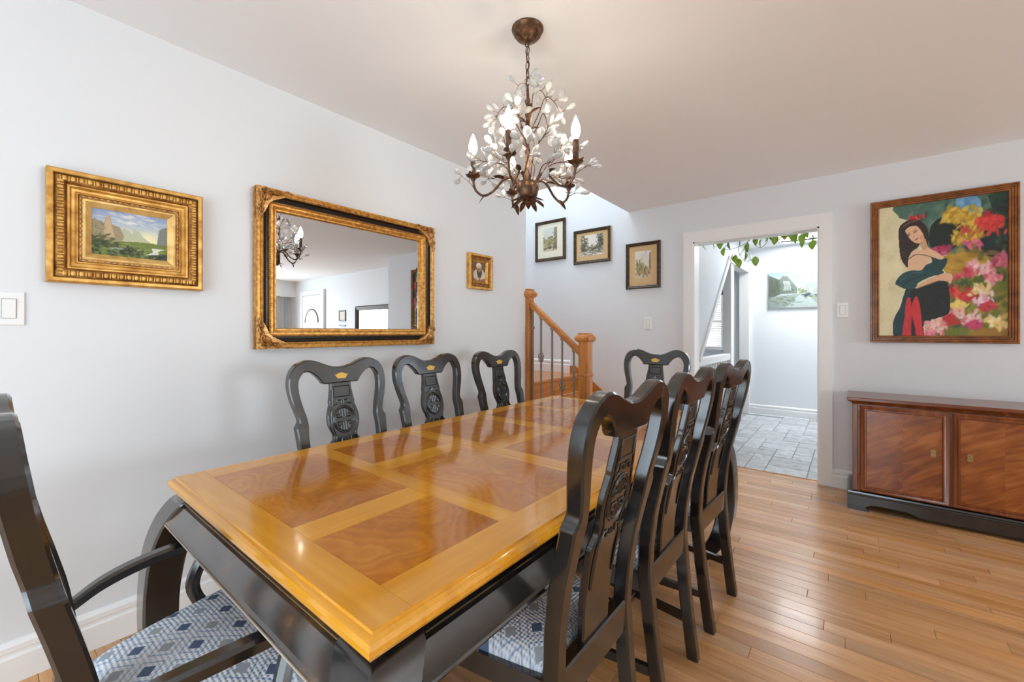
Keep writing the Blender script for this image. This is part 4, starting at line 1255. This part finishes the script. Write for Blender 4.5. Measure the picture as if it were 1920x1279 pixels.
proto = make_chair('dining_chair')
spots = [((.705, 1.010, 0), -PI / 2, 'black carved dining chair directly under the gilt mirror', None),
         ((.705, 1.535, 0), -PI / 2, 'black carved dining chair in the mirror wall row, middle of three', None),
         ((.705, 2.120, 0), -PI / 2, 'black carved dining chair in the mirror wall row, beside the stair newel', None),
         ((1.190, 2.660, 0), PI, 'black carved dining chair alone at the table end towards the doorway', None),
         ((1.568, .945, 0), PI / 2, 'black dining chair of the open-floor row, next to the armchair end', None),
         ((1.565, 1.475, 0), PI / 2, 'black dining chair of the open-floor row, middle of three', None),
         ((1.585, 2.000, 0), PI / 2 - .05, 'black dining chair of the open-floor row, nearest the tiled hall', None)]
for i, (loc, rz, lab, _) in enumerate(spots):
    o = proto if i == 0 else copy_tree(proto)
    o.location = loc; o.rotation_euler = (0, 0, rz)
    o['label'] = lab; o['category'] = 'chair'; o['group'] = 'carved black dining chairs around the table'
ac = make_chair('armchair', 1.16, True)
ac.location = (1.09, .298, 0)
ac['label'] = 'black armchair with blue diamond-patterned seat at the table end'; ac['category'] = 'chair'

# ================================================================== SIDEBOARD
SX, SY, SW, SD = 2.236, 3.70, 1.44, .435
sb = thing('sideboard', 'low reddish wooden sideboard with veneered doors on a black bracket base', 'sideboard', (SX, SY, 0))
B().cbox(0, SW, 0, SD - .024, .738, .762, .004).build('top', 'side_top', sb, 0)
secs = [[(-0 + i, i, z), (SW - i, i, z), (SW - i, SD - .026, z), (i, SD - .026, z)] for i, z in ((.004, .738), (.010, .732), (.022, .728), (.026, .716))]
B().loft(secs).build('cornice', 'side_rosewood', sb, 20)
B().box(.030, SW - .030, .032, SD - .028, .126, .716).build('carcass', 'side_rosewood', sb, 0)
B().cbox(.028, .056, .022, .050, .126, .716, .003).build('corner_pilaster', 'side_rosewood', sb, 0)
B().cbox(SW - .056, SW - .028, .022, .050, .126, .716, .003).build('corner_pilaster', 'side_rosewood', sb, 0)
nd = 3; x0 = .062; dw = (SW - .124) / nd
for k in range(nd):
    a, c = x0 + k * dw + .004, x0 + (k + 1) * dw - .004
    dr = B().box(a, c, .016, .031, .132, .712).build('door', 'side_rosewood', sb, 0)
    w_, h_ = c - a, .58
    bb = ring(B(), w_, h_, [(0, 0), (0, .006), (.008, .009), (.020, .006), (.026, .010), (.032, .010), (.036, .003)])
    bb.xf(Matrix.Translation(((a + c) / 2, .016, .422))); bb.build('door_moulding', 'side_rosewood', dr, 20)
    mid = (a + c) / 2
    for (p, q) in ((a + .036, mid), (mid, c - .036)):
        B().box(p, q, .0125, .0162, .168, .676).build('veneer_panel', 'side_burl', dr, 0)
    hxx = c - .075 if k == 0 else a + .075
    hd = B()
    hd.prism([(-.011, -.020), (.011, -.020), (.013, -.006), (.008, .0), (.013, .008), (.010, .020), (0, .026), (-.010, .020), (-.013, .008), (-.008, 0), (-.013, -.006)], lambda u, v, d: (hxx + u, .0125 - d, .446 + v), 0, .003)
    hd.lathe([(.003, 0), (.005, .004), (.003, .008)], 8, (hxx, .006, .452))
    hd.tube([(hxx + .006 * math.cos(t), .006, .436 + .010 * math.sin(t)) for t in np.linspace(PI, 2 * PI, 7)], .0016, 5)
    hd.build('handle', 'brass_dull', dr)
    hs_ = a - .002 if k == 0 else c + .002
    for zz in (.21, .64): B().lathe([(.0045, -.028), (.0045, .028)], 8, (hs_, .014, zz)).build('hinge', 'brass_dull', dr)
# black base with bracket feet and scalloped apron
secs = [[(i, i, z), (SW - i, i, z), (SW - i, SD - .026, z), (i, SD - .026, z)] for i, z in ((.018, .126), (.006, .122), (.004, .112), (.010, .106), (.004, .098))]
B().loft(secs).build('base_moulding', 'black_lacquer', sb, 20)
half_p = [(0, 0), (.012, -.0), (.115, 0), (.112, .012), (.100, .014), (.096, .028), (.108, .040), (.135, .050), (.22, .052), (.30, .050), (.330, .040), (.352, .030), (.40, .026), (SW / 2, .026)]
poly = half_p + [(SW - u, v) for u, v in half_p[::-1][1:]] + [(SW, .099), (0, .099)]
secs = []
for d, k in ((-.004, .0), (.016, 0)):
    secs.append([(u, d, v) for u, v in poly])
B().loft(secs).build('base_apron', 'black_lacquer', sb, 0)
for xx in (0, SW - .016):
    B().prism([(0, 0), (.10, 0), (.096, .028), (.12, .046), (SD - .14, .046), (SD - .12, .028), (SD - .12, 0), (SD - .026, 0), (SD - .026, .099), (0, .099)], lambda u, v, d: (d, u, v), xx, xx + .016).build('base_side', 'black_lacquer', sb, 0)

# ================================================================== CHANDELIER
ch = thing('chandelier', 'bronze candle chandelier with leafy twigs and clear crystal drops above the table', 'chandelier', (1.235, 1.372, CEIL))
B().lathe([(.02, 0), (.064, 0), (.065, -.006), (.060, -.014), (.056, -.018), (.056, -.024), (.046, -.036), (.022, -.046), (.010, -.050)], 28).build('canopy', 'bronze', ch, 35)
B().tube([(.012 * math.cos(a), 0, -.060 + .012 * math.sin(a)) for a in np.linspace(0, 2 * PI, 13)[:-1]], .0022, 5, False, True).build('canopy_loop', 'bronze', ch)
lk = B().tube([(.0085 * math.cos(a), 0, .0185 * math.sin(a)) for a in np.linspace(0, 2 * PI, 17)[:-1]], .0019, 5, False, True).mesh('chain_link', 'bronze', 60)
for k in range(5): link('chain_link', lk, ch, (0, 0, -.088 - k * .031), (0, 0, PI / 2 * (k % 2)))
B().tube([(.004 * math.sin(k * 1.3), .004 * math.cos(k * 1.3), -.05 - .018 * k) for k in range(10)], .0022, 5).build('cord', 'bronze', ch)
zst = -.235; zh = 1.80 - CEIL
rng = random.Random(21)
B().tube([(0, 0, zst), (.003, 0, zst - .1), (-.003, .002, zst - .2), (.002, -.002, zst - .3), (0, 0, zh)], [.005, .007, .0085, .0085, .008], 8).build('stem', 'bronze', ch)
for ph in (0, PI):
    B().tube([(.009 * math.cos(ph + t * 22), .009 * math.sin(ph + t * 22), zst - .05 + (zh - zst + .05) * t) for t in np.linspace(0, 1, 40)], .0026, 5).build('vine_wrap', 'bronze', ch)
hub = B().lathe([(.010, .016), (.038, .016), (.044, .006), (.046, -.014), (.040, -.038), (.026, -.056), (.008, -.066)], 14, (0, 0, zh)).build('hub', 'bronze', ch, 40)


def leafmesh(L, W, name, m, bend=.25, fold=.15):
    n = 6; vs = []; fs = []
    for i in range(n + 1):
        u = i / n; hw = W * math.sin(PI * min(1, u * .92 + .04)) ** .8 * (1 - .25 * u)
        z = -bend * L * u * u
        for s_ in (-1, 0, 1): vs.append((L * u, s_ * hw, z + abs(s_) * fold * hw))
    for i in range(n):
        for k in (0, 1): fs.append((i * 3 + k, i * 3 + k + 1, (i + 1) * 3 + k + 1, (i + 1) * 3 + k))
    me = bpy.data.meshes.new(name); top = vs; k0 = len(vs)
    vs = vs + [(x, y, z - .0008) for x, y, z in vs]; fs = fs + [tuple(q + k0 for q in f_[::-1]) for f_ in fs]
    me.from_pydata(vs, [], fs)
    for p in me.polygons: p.use_smooth = True
    me.materials.append(MATS[m]); return me


petal = leafmesh(.058, .013, 'petal', 'bronze', -.1, .5)
for k in range(12):
    link('petal', petal, ch, (.022 * math.cos(k * PI / 6), .022 * math.sin(k * PI / 6), zh - .050), (0, .45 + .35 * (k % 2), k * PI / 6 + .1))
mleaf = leafmesh(.05, .011, 'metal_leaf', 'bronze', .3, .4)
cr = B(); prof = [(.0015, 0), (.0080, .009), (.0122, .019), (.0122, .026), (.0076, .033), (.0015, .036)]
cr.lathe(prof, 7); cr.v = [(x, y * .6, z) for x, y, z in cr.v]
crystal = cr.mesh('crystal_drop', 'crystal', 0)
NCR = 0


def put_crystal(p, d):
    global NCR
    q = Vector(d).normalized().to_track_quat('Z', 'Y').to_euler()
    s_ = rng.uniform(.9, 1.35)
    link('crystal_drop', crystal, ch, tuple(p), q, (s_, s_, s_)); NCR += 1


def rnd(s_): return Vector((rng.uniform(-s_, s_), rng.uniform(-s_, s_), rng.uniform(-s_, s_)))


def twig(path, r0, drops, leaf=True):
    """one wire twig with crystal drops on short stalks"""
    pp = cat_rom(path, 5); n = len(pp)
    bb = B().tube(pp, [r0 * (1 - .55 * i / n) for i in range(n)], 5)
    for _ in range(drops):
        i = rng.randrange(n // 3, n); base = Vector(pp[i])
        d = Vector(base); d.z = 0; d = (d.normalized() * .5 + rnd(.8) + Vector((0, 0, .35))).normalized()
        L = rng.uniform(.012, .030); e = base + d * L
        bb.tube([base, base + d * L * .5 + rnd(.004), e], .0011, 4)
        put_crystal(e, d)
    put_crystal(pp[-1], Vector(pp[-1]) - Vector(pp[-3]))
    bb.build('twig', 'bronze', ch)


A0 = THETA      # chandelier azimuth reference: camera right vector
ang = [math.radians(a) + A0 for a in (250, 322, 34, 106, 178)]
R_ = .222
for a in ang:
    c, s_ = math.cos(a), math.sin(a)
    path = cat_rom([(.030 * c, .030 * s_, zh - .01), (.058 * c, .058 * s_, zh + .032), (.095 * c, .095 * s_, zh + .030), (.140 * c, .140 * s_, zh - .018), (.180 * c, .180 * s_, zh - .036), (.212 * c, .212 * s_, zh - .012), (R_ * c, R_ * s_, zh + .030)], 5)
    arm = B().tube(path, .0052, 7).build('arm', 'bronze', ch)
    o3 = (R_ * c, R_ * s_, zh + .030)
    B().lathe([(.006, -.006), (.010, 0), (.013, .006), (.020, .010), (.027, .013), (.029, .017), (.022, .018), (.010, .018)], 16, o3).build('cup', 'bronze', arm, 50)
    for k in range(5):
        link('cup_petal', leafmesh(.02, .009, 'cup_petal', 'bronze', -.3, .3) if k == 0 and a == ang[0] else bpy.data.meshes['cup_petal'], arm, (o3[0] + .016 * math.cos(k * 1.257), o3[1] + .016 * math.sin(k * 1.257), o3[2] + .013), (0, -.25, k * 1.257))
    B().lathe([(.0105, .016), (.0112, .03), (.0105, .05), (.011, .075), (.0105, .098), (.006, .099)], 12, o3).build('candle_sleeve', 'candle', arm, 40)
    B().lathe([(.006, .099), (.0105, .106), (.0165, .122), (.0175, .134), (.0145, .152), (.008, .170), (.003, .182), (.0008, .188)], 14, o3).build('bulb', 'bulb_glow', arm, 60)
    link('metal_leaf', mleaf, ch, (.16 * c, .16 * s_, zh - .028), (rng.uniform(-.5, .5), .5, a + rng.uniform(-1, 1)))
    link('metal_leaf', mleaf, ch, (.09 * c, .09 * s_, zh + .03), (rng.uniform(-.5, .5), -.4, a + rng.uniform(-1, 1)))
    for k in (0, 1):
        da = a + (.32 if k else -.30)
        twig([(.05 * math.cos(a), .05 * math.sin(a), zh + .025), (.10 * math.cos(da), .10 * math.sin(da), zh + .055 + .02 * k), (.16 * math.cos(da), .16 * math.sin(da), zh + .05 + .03 * k), (.205 * math.cos(da - .15), .205 * math.sin(da - .15), zh + .075 + .02 * k)], .0024, 7)
    da = a + .6
    twig([(.03 * math.cos(da), .03 * math.sin(da), zh), (.09 * math.cos(da), .09 * math.sin(da), zh + .10), (.13 * math.cos(da + .2), .13 * math.sin(da + .2), zh + .15), (.15 * math.cos(da + .3), .15 * math.sin(da + .3), zh + .19)], .0024, 7)
    twig([(R_ * c, R_ * s_, zh + .0), (R_ * c * 1.08 + .01, R_ * s_ * 1.08, zh + .012), ((R_ + .045) * math.cos(a + .14), (R_ + .045) * math.sin(a + .14), zh + .035)], .0016, 2)
for k in range(7):
    a = k * 2 * PI / 7 + .3; h0 = -.33 - .03 * (k % 3)
    c, s_ = math.cos(a), math.sin(a)
    twig([(.006 * c, .006 * s_, h0 - .10), (.045 * c, .045 * s_, h0 - .03), (.075 * c, .075 * s_, h0 + .035), (.11 * math.cos(a + .2), .11 * math.sin(a + .2), h0 + .02), (.135 * math.cos(a + .25), .135 * math.sin(a + .25), h0 - .03)], .0024, 7)
    link('metal_leaf', mleaf, ch, (.008 * c, .008 * s_, h0 - .02 - .03 * (k % 2)), (0, -.7, a))
for k in range(5):
    a = k * 2 * PI / 5; c, s_ = math.cos(a), math.sin(a)
    twig([(0, 0, zst), (.015 * c, .015 * s_, zst + .015), (.035 * c, .035 * s_, zst + .008), (.045 * c, .045 * s_, zst - .015)], .0016, 1)

# ================================================================== TRAILING PLANT
pl = thing('trailing_vine', 'green trailing vine draped over the hall side of the doorway', 'plant', (1.58, YB + .20, 2.15))
yl = 0.0
gl = leafmesh(.082, .034, 'leaf', 'leaf_green', .3, .25)
gd = leafmesh(.072, .028, 'leaf', 'leaf_dark', .3, .25)
# anchor stem lying along the top of the casing
B().tube(cat_rom([(-.50, -.018, .004), (-.3, -.014, .012), (-.05, -.018, .004), (.2, -.014, .010), (.46, -.018, .004)], 6), .004, 6).build('stem', 'vine_stem', pl)
z8 = lambda x, y: (1290 + x / 4.41, 410 + y / 4.41)
cth, sth = math.cos(THETA), math.sin(THETA)


def on_y(x, y, Y):
    u = (x - 960) / 790; v = -(y - 622) / 790
    t = Y / (cth + u * sth)
    return 2.26 + t * (-sth + u * cth), 1.21 + t * v


rng = random.Random(8)
LV = [(122, 205, 0), (200, 210, 1), (265, 188, 0), (335, 205, 1), (300, 252, 0), (385, 288, 0), (395, 312, 0), (420, 342, 0), (490, 208, 0), (480, 256, 0), (474, 284, 0), (520, 306, 0), (556, 326, 0), (565, 152, 0), (606, 182, 0), (690, 124, 1), (735, 132, 0), (768, 126, 1), (835, 112, 0), (868, 122, 0), (905, 135, 0), (945, 138, 0), (966, 168, 0), (985, 90, 0), (1025, 142, 0), (1040, 196, 0), (1070, 84, 1), (410, 186, 1), (650, 122, 0), (800, 108, 0), (720, 145, 0)]
YL = YB + .24
for i, (a, c, dk) in enumerate(LV):
    wx, wz = on_y(*z8(a, c), YL)
    lx, lz = wx - 1.58, wz - 2.15
    ly = YL - (YB + .20) + rng.uniform(-.012, .03)
    d_ = rng.uniform(.8, 1.7)
    az = -PI / 2 + rng.uniform(-1.5, 1.5)
    link('leaf', gd if dk else gl, pl, (lx, ly, lz + .012), (rng.uniform(-.5, .5), d_, az))
for pts in ([(130, 190), (265, 175), (330, 200), (300, 245)], [(540, 140), (480, 200), (370, 250), (310, 256)], [(520, 140), (470, 240), (430, 300), (410, 335)], [(430, 190), (420, 270), (470, 350), (560, 325)],
            [(560, 140), (550, 210), (600, 240), (655, 190), (650, 130)], [(640, 125), (760, 120), (860, 118), (960, 160)], [(940, 85), (1020, 120), (1040, 185)]):
    pp = []
    for k, p in enumerate(pts):
        wx, wz = on_y(*z8(*p), YL); pp.append((wx - 1.58, .04 + rng.uniform(-.01, .01), wz - 2.15))
    pp = [(pp[0][0], -.01, .008), (pp[0][0], .03, .0)] + pp
    B().tube(cat_rom(pp, 5), .0022, 5).build('tendril', 'vine_stem', pl)
